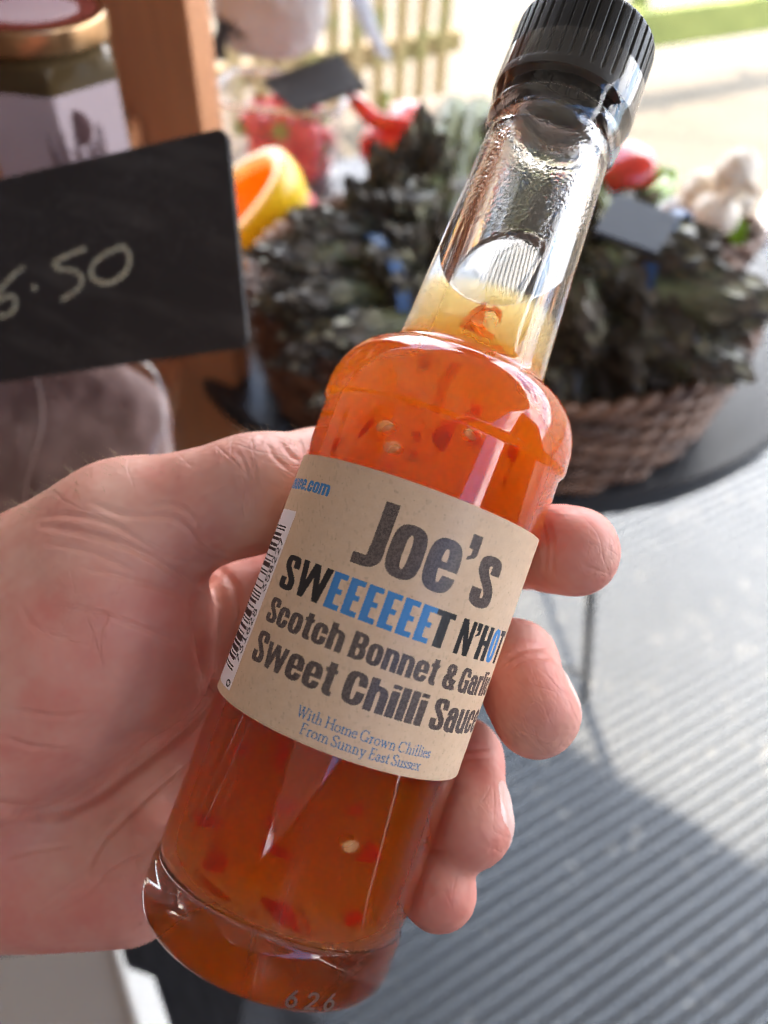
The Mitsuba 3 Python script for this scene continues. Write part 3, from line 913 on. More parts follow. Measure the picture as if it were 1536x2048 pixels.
def surface_nets(D, F):
    """The zero level of D as a mesh with one vertex per crossed cell."""
    n = np.array(D.shape)
    neg = D < 0
    c = [neg[i:n[0] - 1 + i, j:n[1] - 1 + j, k:n[2] - 1 + k] for i in (0, 1) for j in (0, 1) for k in (0, 1)]
    tot = sum(x.astype(np.int8) for x in c)
    act = (tot > 0) & (tot < 8)
    idx = np.full(act.shape, -1, np.int64)
    ijk = np.argwhere(act)
    idx[act] = np.arange(len(ijk))
    acc, cnt = np.zeros((len(ijk), 3)), np.zeros(len(ijk))
    corners = [(i, j, k) for i in (0, 1) for j in (0, 1) for k in (0, 1)]
    val = np.stack([D[ijk[:, 0] + i, ijk[:, 1] + j, ijk[:, 2] + k] for i, j, k in corners], 1).astype(float)
    for p in range(8):
        for q in range(p + 1, 8):
            if sum(abs(corners[p][m] - corners[q][m]) for m in range(3)) != 1:
                continue
            va, vb = val[:, p], val[:, q]
            x = (va < 0) != (vb < 0)
            t = np.where(x, va / np.where(x, va - vb, 1), 0)
            pa, pb = np.array(corners[p], float), np.array(corners[q], float)
            acc += np.where(x[:, None], pa + (pb - pa) * t[:, None], 0)
            cnt += x
    V = F.lo + F.h * (ijk + acc / cnt[:, None])
    faces = []
    for ax in range(3):
        u, v = (ax + 1) % 3, (ax + 2) % 3
        a = [slice(None)] * 3
        b = [slice(None)] * 3
        a[ax], b[ax] = slice(0, n[ax] - 1), slice(1, n[ax])
        A, B = neg[tuple(a)], neg[tuple(b)]
        e = np.argwhere(A != B)
        e = e[(e[:, u] > 0) & (e[:, v] > 0) & (e[:, u] < n[u] - 1) & (e[:, v] < n[v] - 1)]
        s = A[tuple(e.T)]
        o = []
        for du, dv in ((1, 1), (0, 1), (0, 0), (1, 0)):
            w = e.copy()
            w[:, u] -= du
            w[:, v] -= dv
            o.append(idx[tuple(w.T)])
        q = np.stack(o, 1)
        q = np.where(s[:, None], q, q[:, ::-1])
        faces.append(q)
    q = np.vstack(faces)
    return trimesh.Trimesh(V, np.vstack([q[:, [0, 1, 2]], q[:, [0, 2, 3]]]), process=False)


F = Field([-215, -32, 118], [66, 104, 226], 0.95)
palm, thenar = F.empty(), F.empty()
THENAR = [(C3(-150, 1300, 172), 20, C3(250, 1062, 167), 14.5, 8), (C3(-60, 1420, 170), 24, C3(200, 1180, 164), 17.5, 9), (C3(130, 1385, 170), 21, C3(215, 1330, 168), 18, 9), (C3(150, 1300, 166), 19.5, C3(305, 1238, 168), 13.2, 7),
          (C3(270, 1250, 169), 14, C3(322, 1345, 172), 10.5, 6), (C3(-310, 1540, 180), 25, C3(-20, 1420, 172), 22, 10)]
PALM = [(C3(100, 1420, 190), 15, C3(480, 1215, 186), 10.8, 9), (C3(60, 1500, 192), 16, C3(480, 1385, 190), 10.8, 9), (C3(40, 1580, 190), 16, C3(445, 1560, 188), 10.6, 9), (C3(20, 1690, 184), 16, C3(400, 1715, 182), 10.2, 9),
        (C3(-150, 1745, 178), 17.5, C3(260, 1765, 177), 13.4, 8), (C3(-300, 1500, 178), 24, C3(40, 1560, 184), 18, 12), (C3(-300, 1620, 180), 22, C3(-60, 1640, 180), 18, 12),
        (C3(-310, 1540, 180), 25, C3(-700, 1680, 190), 30, 14)]
for a, ra, b, rb, k in PALM:
    add_cone(F, palm, a, ra, b, rb, k)
for a, ra, b, rb, k in THENAR:
    add_cone(F, thenar, a, ra, b, rb, k)
palm = smin(palm, thenar, 3.2)
FINGERS = [
    [(C3(250, 1062, 167), 14.3), (C3(515, 985, 166), 12.4), (C3(640, 955, 176), 10.8), (C3(720, 945, 184), 9.4)],
    [(C3(480, 1215, 186), 10.6), (C3(830, 1085, 190), 9.6), (C3(1050, 1095, 172), 9.0), (C3(1150, 1106, 156), 8.55)],
    [(C3(480, 1385, 190), 10.6), (C3(850, 1275, 192), 9.8), (C3(1030, 1325, 168), 8.9), (C3(1072, 1424, 152), 8.2)],
    [(C3(445, 1560, 188), 10.2), (C3(760, 1500, 190), 9.2), (C3(925, 1518, 167), 8.4), (C3(943, 1648, 151), 7.7)],
    [(C3(400, 1715, 182), 9.6), (C3(680, 1710, 183), 8.2), (C3(838, 1722, 163), 7.4), (C3(878, 1778, 150), 6.8)]]
hand = palm
for i, ch in enumerate(FINGERS):
    fd = F.empty()
    for (a, ra), (b, rb) in zip(ch[:-1], ch[1:]):
        add_cone(F, fd, a, ra, b, rb, 3.5)
    if i > 0:                                        # the pads of the fingertips
        (a, ra), (b, rb) = ch[-2], ch[-1]
        mid = a * 0.35 + b * 0.65 + np.array([-1.2, -0.6, -1.6])
        add_cone(F, fd, mid, rb * 0.98, b + np.array([-0.3, 0.2, -0.6]), rb * 0.9, 4)
    hand = smin(hand, fd, 6.0 if i == 0 else 2.2)
# flesh gives way where it presses on the bottle
s, (X, Y, Z) = F.sub([-200, -40, 110], [70, 110, 230])
d = np.stack([X - axis_c[0] * 1e3, Y - axis_c[1] * 1e3, Z - axis_c[2] * 1e3], -1)
along = d @ b_axis.astype(np.float32)
rad = np.sqrt(np.maximum((d ** 2).sum(-1) - along ** 2, 0))
bott = 24.35 - rad
ok = (along > -95) & (along < 40)
hs = hand[s]
k = 2.0
hh = np.maximum(k - np.abs(hs - bott), 0) / k
hand[s] = np.where(ok, np.maximum(hs, bott) + hh * hh * k * 0.25, hs)
# creases, cut where the light finds them on the palm: (points, depth mm, width mm)
CREASE = [
    ([(440, 1372), (380, 1450), (277, 1530), (179, 1600), (98, 1628), (0, 1620), (-120, 1600)], 2.0, 1.6), ([(384, 1517), (310, 1580), (244, 1641), (200, 1690), (165, 1760)], 0.5, 0.9),
    ([(67, 1050), (150, 1062), (225, 1082), (300, 1113), (345, 1140), (395, 1172)], 0.75, 0.9), ([(60, 1040), (140, 1030), (225, 1050), (300, 1095), (350, 1120), (420, 1128)], 0.4, 0.7),
    ([(170, 1000), (250, 1030), (330, 1032), (375, 1055), (400, 1095), (440, 1128)], 0.5, 0.8), ([(280, 1020), (340, 1008), (380, 1030), (402, 1075)], 0.4, 0.7),
    ([(398, 1180), (394, 1230), (402, 1300), (418, 1370), (430, 1400)], 1.8, 1.3), ([(396, 1176), (430, 1155), (446, 1128)], 1.0, 1.2), ([(560, 880), (575, 905), (600, 925)], 0.35, 0.6), ([(535, 885), (550, 915), (580, 940)], 0.3, 0.6),
    ([(415, 1090), (470, 1110), (540, 1090)], 0.3, 0.9), ([(440, 1130), (470, 1180), (480, 1240), (462, 1330)], 0.9, 1.3), ([(0, 1415), (110, 1432), (200, 1425)], 0.28, 0.6), ([(0, 1470), (60, 1492), (150, 1498)], 0.3, 0.6),
    ([(100, 1210), (190, 1225), (300, 1262), (380, 1300)], 0.25, 0.6), ([(30, 1190), (75, 1260), (180, 1290)], 0.2, 0.6), ([(150, 1130), (230, 1150), (330, 1178), (392, 1200)], 0.3, 0.6), ([(80, 1085), (180, 1105), (280, 1150)], 0.3, 0.6),
    ([(165, 1760), (110, 1800), (40, 1860)], 0.18, 0.6), ([(320, 1690), (230, 1730), (170, 1790), (90, 1830)], 0.15, 0.6), ([(0, 1650), (60, 1640), (130, 1622)], 0.4, 0.7), ([(0, 1720), (70, 1700), (150, 1690)], 0.35, 0.7),
    ([(1000, 1335), (1040, 1300), (1100, 1292)], 0.55, 0.7), ([(1002, 1352), (1050, 1318), (1112, 1315)], 0.35, 0.6), ([(880, 1525), (925, 1500), (985, 1495)], 0.5, 0.7), ([(885, 1545), (930, 1518), (990, 1516)], 0.3, 0.6), ([(1078, 1030), (1092, 1090), (1085, 1165)], 0.45, 0.7),
    ([(1094, 1035), (1106, 1095), (1100, 1165)], 0.3, 0.6), ([(835, 1712), (862, 1700), (900, 1705)], 0.4, 0.6), ([(470, 895), (490, 930), (500, 980), (495, 1040)], 0.3, 0.7), ([(485, 893), (506, 935), (515, 990)], 0.25, 0.6), ([(590, 868), (605, 900), (615, 940)], 0.35, 0.6)]
near = np.argwhere(np.abs(hand) < 4.0)
pt = F.lo + F.h * near
lump = (meshkit.fbm(pt * 0.07, 2, 4) - 0.5) * 1.3 + (meshkit.fbm(pt * 0.26, 2, 8) - 0.5) * 0.22
hand[tuple(near.T)] -= (lump * 0.9).astype(np.float32)
hm = surface_nets(hand, F)
comp = trimesh.graph.connected_components(hm.edges, nodes=np.arange(len(hm.vertices)))
keep = max(comp, key=len)
mask = np.zeros(len(hm.vertices), bool)
mask[keep] = True
hm.update_faces(mask[hm.faces].all(1))
hm.remove_unreferenced_vertices()
v_raw = np.array(hm.vertices)
trimesh.smoothing.filter_laplacian(hm, 0.5, 3)
dv = np.array(hm.vertices) - v_raw
dv *= np.minimum(1, 0.5 / np.maximum(np.linalg.norm(dv, axis=1), 1e-9))[:, None]
hm.vertices = v_raw + dv
sv_, sf_ = trimesh.remesh.subdivide(hm.vertices, hm.faces)
hm = trimesh.Trimesh(sv_, sf_, process=False)
trimesh.smoothing.filter_laplacian(hm, 0.5, 2)
hv = np.array(hm.vertices)
vn = np.zeros_like(hv)
fn0 = np.cross(hv[sf_[:, 1]] - hv[sf_[:, 0]], hv[sf_[:, 2]] - hv[sf_[:, 0]])
for k in range(3):
    np.add.at(vn, sf_[:, k], fn0)
vn /= np.maximum(np.linalg.norm(vn, axis=1, keepdims=True), 1e-12)
if (vn * (hv - hv.mean(0))).sum(1).mean() < 0:
    vn = -vn
pxy = np.c_[CX + FPX * hv[:, 0] / hv[:, 2], CY + FPX * hv[:, 1] / hv[:, 2]]
mmpx = hv[:, 2] / FPX
front = np.clip(-vn[:, 2] * 4, 0, 1)                 # only where the skin faces the palm's side
vis = np.flatnonzero((front > 0) & (pxy[:, 0] > -250) & (pxy[:, 1] > 850))
disp = np.zeros(len(hv))
for line, depth, width in CREASE:
    L = catmull(line, 6)
    lo, hi = L.min(0) - 40, L.max(0) + 40
    ii = vis[((pxy[vis] > lo) & (pxy[vis] < hi)).all(1)]
    jit = 7 * (meshkit.noise(np.c_[pxy[ii] * 0.05, np.zeros(len(ii))], 5) - 0.5)
    best, along_ = np.full(len(ii), 1e9), np.zeros(len(ii))
    for n_, (a, b) in enumerate(zip(L[:-1], L[1:])):
        ab = b - a
        t = np.clip(((pxy[ii] - a) @ ab) / max(ab @ ab, 1e-9), 0, 1)
        dd = np.linalg.norm(pxy[ii] - a - t[:, None] * ab, axis=1)
        better = dd < best
        best, along_ = np.where(better, dd, best), np.where(better, (n_ + t) / (len(L) - 1), along_)
    x = (best + jit * 0.3) * mmpx[ii] / (width * 0.75)
    fade = np.clip(np.minimum(along_, 1 - along_) / 0.18, 0.05, 1)
    g = np.exp(-x * x) * fade
    disp[ii] -= front[ii] * depth * 0.8 * (g - 0.08 * fade * np.exp(-((np.abs(x) - 2.2) / 1.0) ** 2))
# finer lines: wandering furrows that run with the palm, and a cross set
q = hv.copy()
wob = meshkit.fbm(q * 0.10, 2, 61)[:, None]
for ang, freq, amp, sd in ((0.30, 0.42, 0.07, 71), (1.25, 0.38, 0.06, 72), (0.9, 0.85, 0.05, 74)):
    ca, sa = math.cos(ang), math.sin(ang)
    u_ = (q[:, 0] * ca + q[:, 1] * sa) * 0.16
    w_ = (-q[:, 0] * sa + q[:, 1] * ca) * freq
    nn_ = meshkit.noise(np.stack([u_ * freq * 1.6 + 3 * wob[:, 0], w_ + 2.5 * wob[:, 0], q[:, 2] * 0.1], -1), sd)
    ridge = np.clip(1 - np.abs(nn_ - 0.5) * 11, 0, 1)
    patch = np.clip((meshkit.noise(q * 0.07, sd + 20) - 0.2) * 3, 0, 1)
    disp -= 0.62 * amp * ridge * patch
hv = hv + vn * disp[:, None]
hm = trimesh.Trimesh(hv, sf_, process=False)
px_v = np.c_[CX + FPX * hv[:, 0] / hv[:, 2], CY + FPX * hv[:, 1] / hv[:, 2]]
# skin: pale and red mottling, redder pads and creases as in living skin
mott = meshkit.fbm(hv * 0.11, 4, 31)
fine = meshkit.noise(hv * 0.75, 33)
tipd = np.min([np.linalg.norm(hv - ch[-1][0], axis=1) for ch in FINGERS[1:]], axis=0)
red = np.clip(1.5 * (mott - 0.45) + 0.40, 0, 1) * 0.60 + 0.35 * np.exp(-(tipd / 17) ** 2) + 0.15 * (fine - 0.5) + 0.30 * np.clip((meshkit.fbm(hv * 0.045, 3, 91) - 0.40) * 3.2, 0, 1)
pale, ruddy = np.array([0.66, 0.375, 0.29]), np.array([0.58, 0.155, 0.12])
skin_col = pale + (ruddy - pale) * np.clip(red, 0, 1)[:, None]
hw = trimesh.Trimesh(hv * 1e-3 - axis_c @ np.eye(3), hm.faces, process=False)
hw.vertices = np.asarray(hw.vertices) @ M.T


PALM_X, PALM_Y = np.array([0.999, 0.0, 0.05]), np.array([0.0, -0.73, -0.68])


def skin_lines(p):
    """The thin furrows of the palm: several families of broken, slightly wandering lines, each family in its own direction."""
    a = p.x * PALM_X[0] + p.y * PALM_X[1] + p.z * PALM_X[2]
    b = p.x * PALM_Y[0] + p.y * PALM_Y[1] + p.z * PALM_Y[2]
    wob = fbm(a * 55, b * 55, 0.5, 2)
    out = mi.Float(0)
    for k, (deg, f, w) in enumerate(((24, 230, 0.00026), (68, 260, 0.00024), (-38, 300, 0.00022), (100, 420, 0.00018), (5, 480, 0.00018))):
        c_, s_ = math.cos(math.radians(deg)), math.sin(math.radians(deg))
        t = (-a * s_ + b * c_) * f + 1.5 * wob + 0.5 * noise(a * 210, b * 210, 3.0 + k)
        u = a * c_ + b * s_
        i = dr.floor(t)
        d = dr.abs(t - i - (0.3 + 0.4 * cell_rand(i, 3 + k))) / f
        gate = smoothstep(0.45, 0.62, noise(u * 75 + 31 * cell_rand(i, 9 + k), i, 1.0 + k))
        out = dr.maximum(out, dr.maximum(0, 1 - d / w) * gate * (0.4 + 0.6 * cell_rand(i, 21 + k)))
    return out


def skin_relief(p, n, uv):
    """Skin lines, the fine weave between them, and pores."""
    weave = noise(p.x * 1500, p.y * 1500, p.z * 1500) * 0.16 + noise(p.x * 3000, p.y * 3000, p.z * 3000) * 0.1
    return skin_lines(p) + weave


scene['m_skin'] = {'type': 'twosided', 'b': {'type': 'bumpmap', 'arbitrary': proc(skin_relief, 1.2e-4), 'scale': -0.00014,
                   'b': {'type': 'principled', 'base_color': {'type': 'mesh_attribute', 'name': 'vertex_color'}, 'roughness': 0.47, 'specular': 0.38, 'sheen': 0.25}}}
tag('hand', "left hand reaching in from the left, palm up, its fingers curled round the sauce bottle", 'hand')
used['hand'] = 1
scene['hand'] = mikit.ply(hw, 'm_skin', True, color=skin_col)
bsdf('m_nail', base_color=(0.68, 0.43, 0.37), roughness=0.22, specular=0.5)


# short fair hairs along the back of the thumb and the wrist
rh = np.random.default_rng(17)
cand = np.flatnonzero((vn[:, 1] < -0.55) & (px_v[:, 0] > -80) & (px_v[:, 0] < 600) & (px_v[:, 1] < 1130))
hairs = []
for i_ in rh.choice(cand, 190, replace=False):
    d_ = vn[i_] * 0.55 + np.array([-0.55, -0.25, 0.25]) + rh.normal(0, 0.22, 3)
    d_ /= np.linalg.norm(d_)
    L_ = rh.uniform(1.6, 4.2)
    s_ = np.linspace(0, 1, 5)[:, None]
    pts_ = hv[i_] + d_ * s_ * L_ + np.array([-0.5, 0.5, 0.2]) * s_ ** 2 * L_ * 0.35
    hairs.append(tube((pts_ * 1e-3 - axis_c) @ M.T, np.linspace(0.000028, 0.000008, 5), 4))
bsdf('m_hair', base_color=(0.42, 0.30, 0.17), roughness=0.4)
tag(obj('hair', cat(*hairs), 'm_hair', 'hand'), None, None, None, 'stuff')


def nail(i, side, back=2.3):
    """A nail plate that lies on the flesh it grows from."""
    (a, ra), (b, rb) = FINGERS[i][-2], FINGERS[i][-1]
    ax = (b - a) / np.linalg.norm(b - a)
    dorsal = np.asarray(side, float)
    dorsal -= ax * (dorsal @ ax)
    dorsal /= np.linalg.norm(dorsal)
    s = np.cross(ax, dorsal)
    rel = hv - b
    near_ = np.flatnonzero(np.linalg.norm(rel, axis=1) < rb * 2.0)
    rel = rel[near_]
    ha, hd, hs_ = rel @ ax, rel @ dorsal, rel @ s
    h_ang, h_rad = np.arctan2(hs_, hd), np.hypot(hd, hs_)
    u, v = np.meshgrid(np.linspace(-1, 1, 23), np.linspace(-1, 1, 23))
    ang = u * 0.78
    pos = v * rb * 0.72 * np.sqrt(1 - 0.35 * u ** 4) - back
    flesh = np.zeros_like(u)
    for k in np.ndindex(u.shape):
        dd = (h_ang - ang[k]) ** 2 * rb ** 2 + (ha - pos[k]) ** 2
        j = np.argpartition(dd, 8)[:8]
        flesh[k] = h_rad[j].mean()
    flesh = np.minimum(flesh, flesh.mean() + 0.5)
    top = []
    for off in (0.0, -0.8):
        r = flesh + 0.20 + off - 0.30 * np.clip(np.abs(v), 0, 1) ** 6 - 0.30 * u ** 6
        top.append(b + ax * pos[..., None] + dorsal * (r * np.cos(ang))[..., None] + s * (r * np.sin(ang))[..., None])
    g = grid_mesh(np.concatenate([top[0], top[1][::-1]]))
    g.vertices = (np.asarray(g.vertices) * 1e-3 - axis_c) @ M.T
    trimesh.repair.fix_normals(g)
    return obj('fingernail', g, 'm_nail', 'hand', smooth=40)


nail(2, [1.0, -0.25, 0.6])
nail(3, [1.0, -0.1, -0.18], 1.0)
nail(4, [0.8, -0.2, 0.5])
# ------------------------------------------------------------------ the shelf unit at the left, and what stands on it
def wood_color(c1, c2, fx=1.0):
    def fn(p, n, uv):
        w = fbm(p.x * 14, p.y * 14, p.z * 2.5 * fx, 3)
        g = noise((p.x + w * 0.03) * 260, (p.y + w * 0.03) * 260, p.z * 9 * fx)
        return mix(c1, c2, 0.6 * w + 0.4 * g)
    return fn


bsdf('m_shelf', base_color=proc(wood_color((0.46, 0.185, 0.082), (0.68, 0.31, 0.14))), roughness=0.48, specular=0.4)
shelf = thing('wooden_shelf', 'reddish brown wooden shelf unit at the left, its end board catching daylight', 'shelf')
SX, SY = W(405, 0, 0.44)[:2]
post_w = 0.20
RT = trimesh.transformations.rotation_matrix(math.radians(-20), [0, 0, 1])[:3, :3]
obj('side_board', rbox([post_w, 0.024, 0.80], 0.0015, [SX - post_w / 2 * math.cos(0.35), SY + post_w / 2 * math.sin(0.35) * 1.0 - 0.012, -0.12], RT), 'm_shelf', shelf, smooth=30)
JZ = W(160, 345, 0.395)[2] - 0.012
obj('shelf_board', rbox([0.42, 0.17, 0.016], 0.0015, [SX - 0.255, SY - 0.096, JZ - 0.008]), 'm_shelf', shelf, smooth=30)
obj('shelf_board', rbox([0.42, 0.17, 0.016], 0.0015, [SX - 0.255, SY - 0.096, JZ - 0.19]), 'm_shelf', shelf, smooth=30)
obj('shelf_board', rbox([0.46, 0.22, 0.016], 0.0015, [SX - 0.275, SY - 0.11, JZ + 0.165]), 'm_shelf', shelf, smooth=30)  # top board added out of view to shade the jar
obj('side_board', rbox([0.26, 0.020, 0.80], 0.0015, [SX - post_w - 0.112, SY + 0.07, -0.12]), 'm_shelf', shelf, smooth=30)

# jar with a gold lid, eight-sided
jar = thing('preserve_jar', 'faceted glass jar with gold lid and pale label on the shelf', 'jar')
jc = W(140, 330, 0.40)
jc[2] = JZ
JH = 0.081
jr = 0.0335
scene['m_jar_glass'] = {'type': 'dielectric', 'int_ior': 1.5, 'ext_ior': 1.0}
bsdf('m_preserve', base_color=(0.075, 0.048, 0.02), roughness=0.15, specular=0.5)
bsdf('m_gold', base_color=(0.52, 0.32, 0.17), roughness=0.26, metallic=1.0)
bsdf('m_lid_red', base_color=(0.22, 0.05, 0.04), roughness=0.3, specular=0.5)
bsdf('m_sticker', base_color=(0.62, 0.46, 0.48), roughness=0.5)
bsdf('m_jar_label', base_color=(0.47, 0.36, 0.37), roughness=0.55)
bsdf('m_print_dark', base_color=(0.14, 0.07, 0.07), roughness=0.6)


def facet(r, n=6, rot=0.0):
    def f(P):
        t = np.arctan2(P[..., 1], P[..., 0]) - rot
        rad = np.hypot(P[..., 0], P[..., 1])
        a = (t + np.pi / n) % (2 * np.pi / n) - np.pi / n
        soft = np.clip((JH * 0.86 - P[..., 2]) / 0.01, 0, 1)
        k = 1 + soft * (np.minimum(math.cos(np.pi / n) / np.cos(a) * 1.01, 1.0) - 1)
        P = P.copy()
        P[..., 0] *= k
        P[..., 1] *= k
        return P
    return f


jrot = math.radians(-37)
body = lathe([(0.001, 0.0), (jr * 0.95, 0.0), (jr * 1.06, 0.003), (jr * 1.08, 0.01), (jr * 1.08, JH * 0.74), (jr, JH * 0.83), (jr * 0.86, JH * 0.88), (jr * 0.84, JH * 0.97), (0.001, JH * 0.97)], 96, facet(jr, 6, jrot))
obj('glass', moved(body, None, jc), 'm_preserve', jar, smooth=25)
lid = lathe([(0.001, JH * 0.885), (jr * 0.98, JH * 0.885), (jr * 1.0, JH * 0.895), (jr * 1.0, JH * 0.995), (jr * 0.97, JH * 1.01), (jr * 0.88, JH * 1.012), (jr * 0.84, JH * 1.004), (0.001, JH * 1.003)], 72)
lk = obj('lid', moved(lid, None, jc), 'm_gold', jar, smooth=40)
obj('lid_top', moved(lathe([(0.0005, JH * 1.0145), (jr * 0.84, JH * 1.0145), (jr * 0.875, JH * 1.0135), (jr * 0.88, JH * 1.0125)][::-1], 72), None, jc), 'm_lid_red', lk, smooth=True)
obj('sticker', moved(lathe([(0.0005, JH * 1.018), (jr * 0.62, JH * 1.018), (jr * 0.63, JH * 1.0148)][::-1], 72), None, jc), 'm_sticker', lk, smooth=False)
la = np.linspace(-1.35, 1.35, 61) - math.pi / 2 + 0.05
P = np.stack([np.stack([np.full(61, 0) + jr * 1.095 * np.cos(la), jr * 1.095 * np.sin(la), np.full(61, h)], -1) for h in (JH * 0.03, JH * 0.3, JH * 0.70)])
jl = obj('label', moved(trimesh.Trimesh(facet(jr, 6, jrot)(P).reshape(-1, 3) , grid_mesh(P).faces, process=False), None, jc), 'm_jar_label', jar, smooth=20)


def on_jar(t, h):
    p = np.array([[[jr * 1.10 * math.cos(t), jr * 1.10 * math.sin(t), h]]])
    return facet(jr, 6, jrot)(p)[0, 0] * [1.012, 1.012, 1] + jc


rj = np.random.default_rng(5)
for k in range(12):                                  # the printed grasses and tree
    t = -1.35 + 0.07 * k + rj.uniform(-0.02, 0.02)
    hh = JH * rj.uniform(0.09, 0.2)
    z0 = JH * 0.33
    pts = [on_jar(t + 0.03 * s * rj.uniform(-1, 1), z0 + hh * s) for s in np.linspace(0, 1, 5)]
    obj('printed_grass', tube(pts, np.linspace(0.0006, 0.0002, 5), 6), 'm_print_dark', jl)
tree = [on_jar(-0.92 + 0.12 * s, JH * 0.44) for s in (-1, 0, 1)]
blob = trimesh.creation.icosphere(2, 1.0)
blob.vertices = blob.vertices * [0.006, 0.0012, 0.008]
obj('printed_tree', moved(blob, basis([0, 0, 1], [math.sin(0.75), math.cos(0.75) * 0.3, 0]), tree[1] + [0, 0, 0.006]), 'm_print_dark', jl, smooth=True)

# chalkboard price sign leaning in front of the shelf
s_tl, s_tr = W(-120, 385, 0.315), W(452, 254, 0.280)
za_, zb_ = 0.25, 0.32
for _ in range(50):                                  # the depth at which the board's corner is square
    zm_ = (za_ + zb_) / 2
    if ((W(495, 692, zm_) - s_tr) @ (s_tr - s_tl)) * ((W(495, 692, za_) - s_tr) @ (s_tr - s_tl)) > 0: za_ = zm_
    else: zb_ = zm_
s_br = W(495, 692, zm_)
s_tl = s_tr + (s_tl - s_tr) * 1.5
print('sign corner depth', zm_)
ex = (s_tr - s_tl)
sw_ = np.linalg.norm(ex)
ex /= sw_
ey = s_br - s_tr
ey -= ex * (ey @ ex)
sh_ = np.linalg.norm(ey)
ey /= sh_
ez = np.cross(ex, ey)                                # away from the camera
sgn = thing('price_sign', 'black chalkboard price sign reading 6.50, propped in front of the shelf', 'sign')


def chalk_black(p, n, uv):
    a = fbm(p.x * 40, p.y * 40, p.z * 40, 3)
    b = noise(p.x * 900, p.y * 300, p.z * 900)
    wipe = smoothstep(0.52, 0.75, fbm(p.x * 24 + p.z * 30, p.y * 24 - p.z * 14, p.z * 90, 4))
    dust = smoothstep(0.74, 0.8, noise(p.x * 1400, p.y * 1400, p.z * 1400)) * smoothstep(0.45, 0.7, fbm(p.x * 50, p.y * 50, p.z * 50))
    return mix((0.020, 0.0185, 0.019), (0.038, 0.035, 0.035), a * 0.8 + b * 0.2) + mi.Color3f(0.020, 0.020, 0.018) * wipe + mi.Color3f(0.05, 0.05, 0.045) * dust


bsdf('m_chalkboard', base_color=proc(chalk_black), roughness=0.75, specular=0.2)
bsdf('m_chalk', base_color=proc(lambda p, n, uv: mix((0.16, 0.16, 0.12), (0.50, 0.50, 0.37), smoothstep(0.25, 0.6, noise(p.x * 2500, p.y * 2500, p.z * 2500)))), roughness=0.9)
rc = 0.004
pl = sbox(rc, rc, sw_ - rc, sh_ - rc).buffer(rc, 12)
bd = trimesh.creation.extrude_polygon(pl, 0.003, engine='earcut')
bd.vertices = s_tl + bd.vertices[:, :1] * ex + bd.vertices[:, 1:2] * ey + bd.vertices[:, 2:3] * ez
obj('board', bd, 'm_chalkboard', sgn)


def on_sign(px, py):
    d = M @ np.array([(px - CX) / FPX, (py - CY) / FPX, 1.0])
    t = ((s_tl - CAM) @ ez) / (d @ ez)
    p = CAM + d * t - s_tl
    return np.array([p @ ex, p @ ey])


def chalk_stroke(px, w):
    pts = np.array([on_sign(*p) for p in px])
    c = catmull(pts, 7)
    lo, hi = [], []
    g = np.gradient(c, axis=0)
    g /= np.linalg.norm(g, axis=1, keepdims=True)
    n = np.c_[-g[:, 1], g[:, 0]]
    wv = w * (0.75 + 0.5 * meshkit.noise(np.c_[c * 900, np.zeros(len(c))], 3)[:, None])
    a, b = c + n * wv, c - n * wv
    P = np.stack([a, c, b])
    X = s_tl + P[..., :1] * ex + P[..., 1:] * ey - ez * np.array([0.0001, 0.0004, 0.0001])[:, None, None]
    return obj('chalk_stroke', grid_mesh(X), 'm_chalk', sgn)


chalk_stroke([(48, 534), (30, 548), (12, 566), (-8, 596), (-14, 620), (2, 632), (24, 624), (32, 604), (20, 592), (-4, 602)], 0.00085)
chalk_stroke([(66, 577), (70, 575), (69, 579)], 0.0012)
chalk_stroke([(172, 496), (150, 505), (126, 516), (108, 526), (118, 538), (140, 540), (158, 548), (164, 562), (154, 580), (124, 600)], 0.00085)
chalk_stroke([(252, 494), (228, 500), (205, 512), (186, 530), (184, 552), (200, 565), (226, 564), (250, 545), (260, 520), (250, 497), (234, 494)], 0.0009)

# cellophane bag of something brown on the lower shelf
bag = thing('cellophane_bag', 'clear crinkled cellophane bag of brown contents below the price sign', 'bag')
bc = W(120, 930, 0.37)


def pillow(sx, sy, sz, wr, seed, n=48):
    m = trimesh.creation.icosphere(5, 1.0)
    v = np.array(m.vertices)
    v = np.sign(v) * np.abs(v) ** 0.72
    v *= [sx, sy, sz]
    nrm = np.array(m.vertices)
    v = v + nrm * (np.abs(meshkit.fbm(v * 38, 3, seed) - 0.5)[:, None] * wr)
    m.vertices = v
    return m


Rb = basis(-cam_fwd, cam_right)
bsdf('m_bag_fill', base_color=proc(lambda p, n, uv: mix((0.15, 0.085, 0.075), (0.23, 0.14, 0.125), smoothstep(0.3, 0.7, fbm(p.x * 55, p.y * 55, p.z * 55)))), roughness=0.7)
scene['m_cello'] = {'type': 'thindielectric', 'int_ior': 1.25}
obj('contents', moved(pillow(0.053, 0.052, 0.017, 0.012, 3), Rb, bc), 'm_bag_fill', bag, smooth=True)
obj('wrapper', moved(pillow(0.058, 0.060, 0.021, 0.008, 11), Rb, bc), 'm_cello', bag, smooth=True)
bsdf('m_seam', base_color=(0.17, 0.10, 0.085), roughness=0.35)
obj('seam', tube([bc + Rb @ np.array([-0.002 + 0.004 * math.sin(5 * s), 0.056 * s * 1.0, 0.0235 + 0.002 * math.cos(2 * s) - 0.012 * s * s]) for s in np.linspace(-1, 1, 16)], 0.0007, 6), 'm_seam', bag, smooth=True)

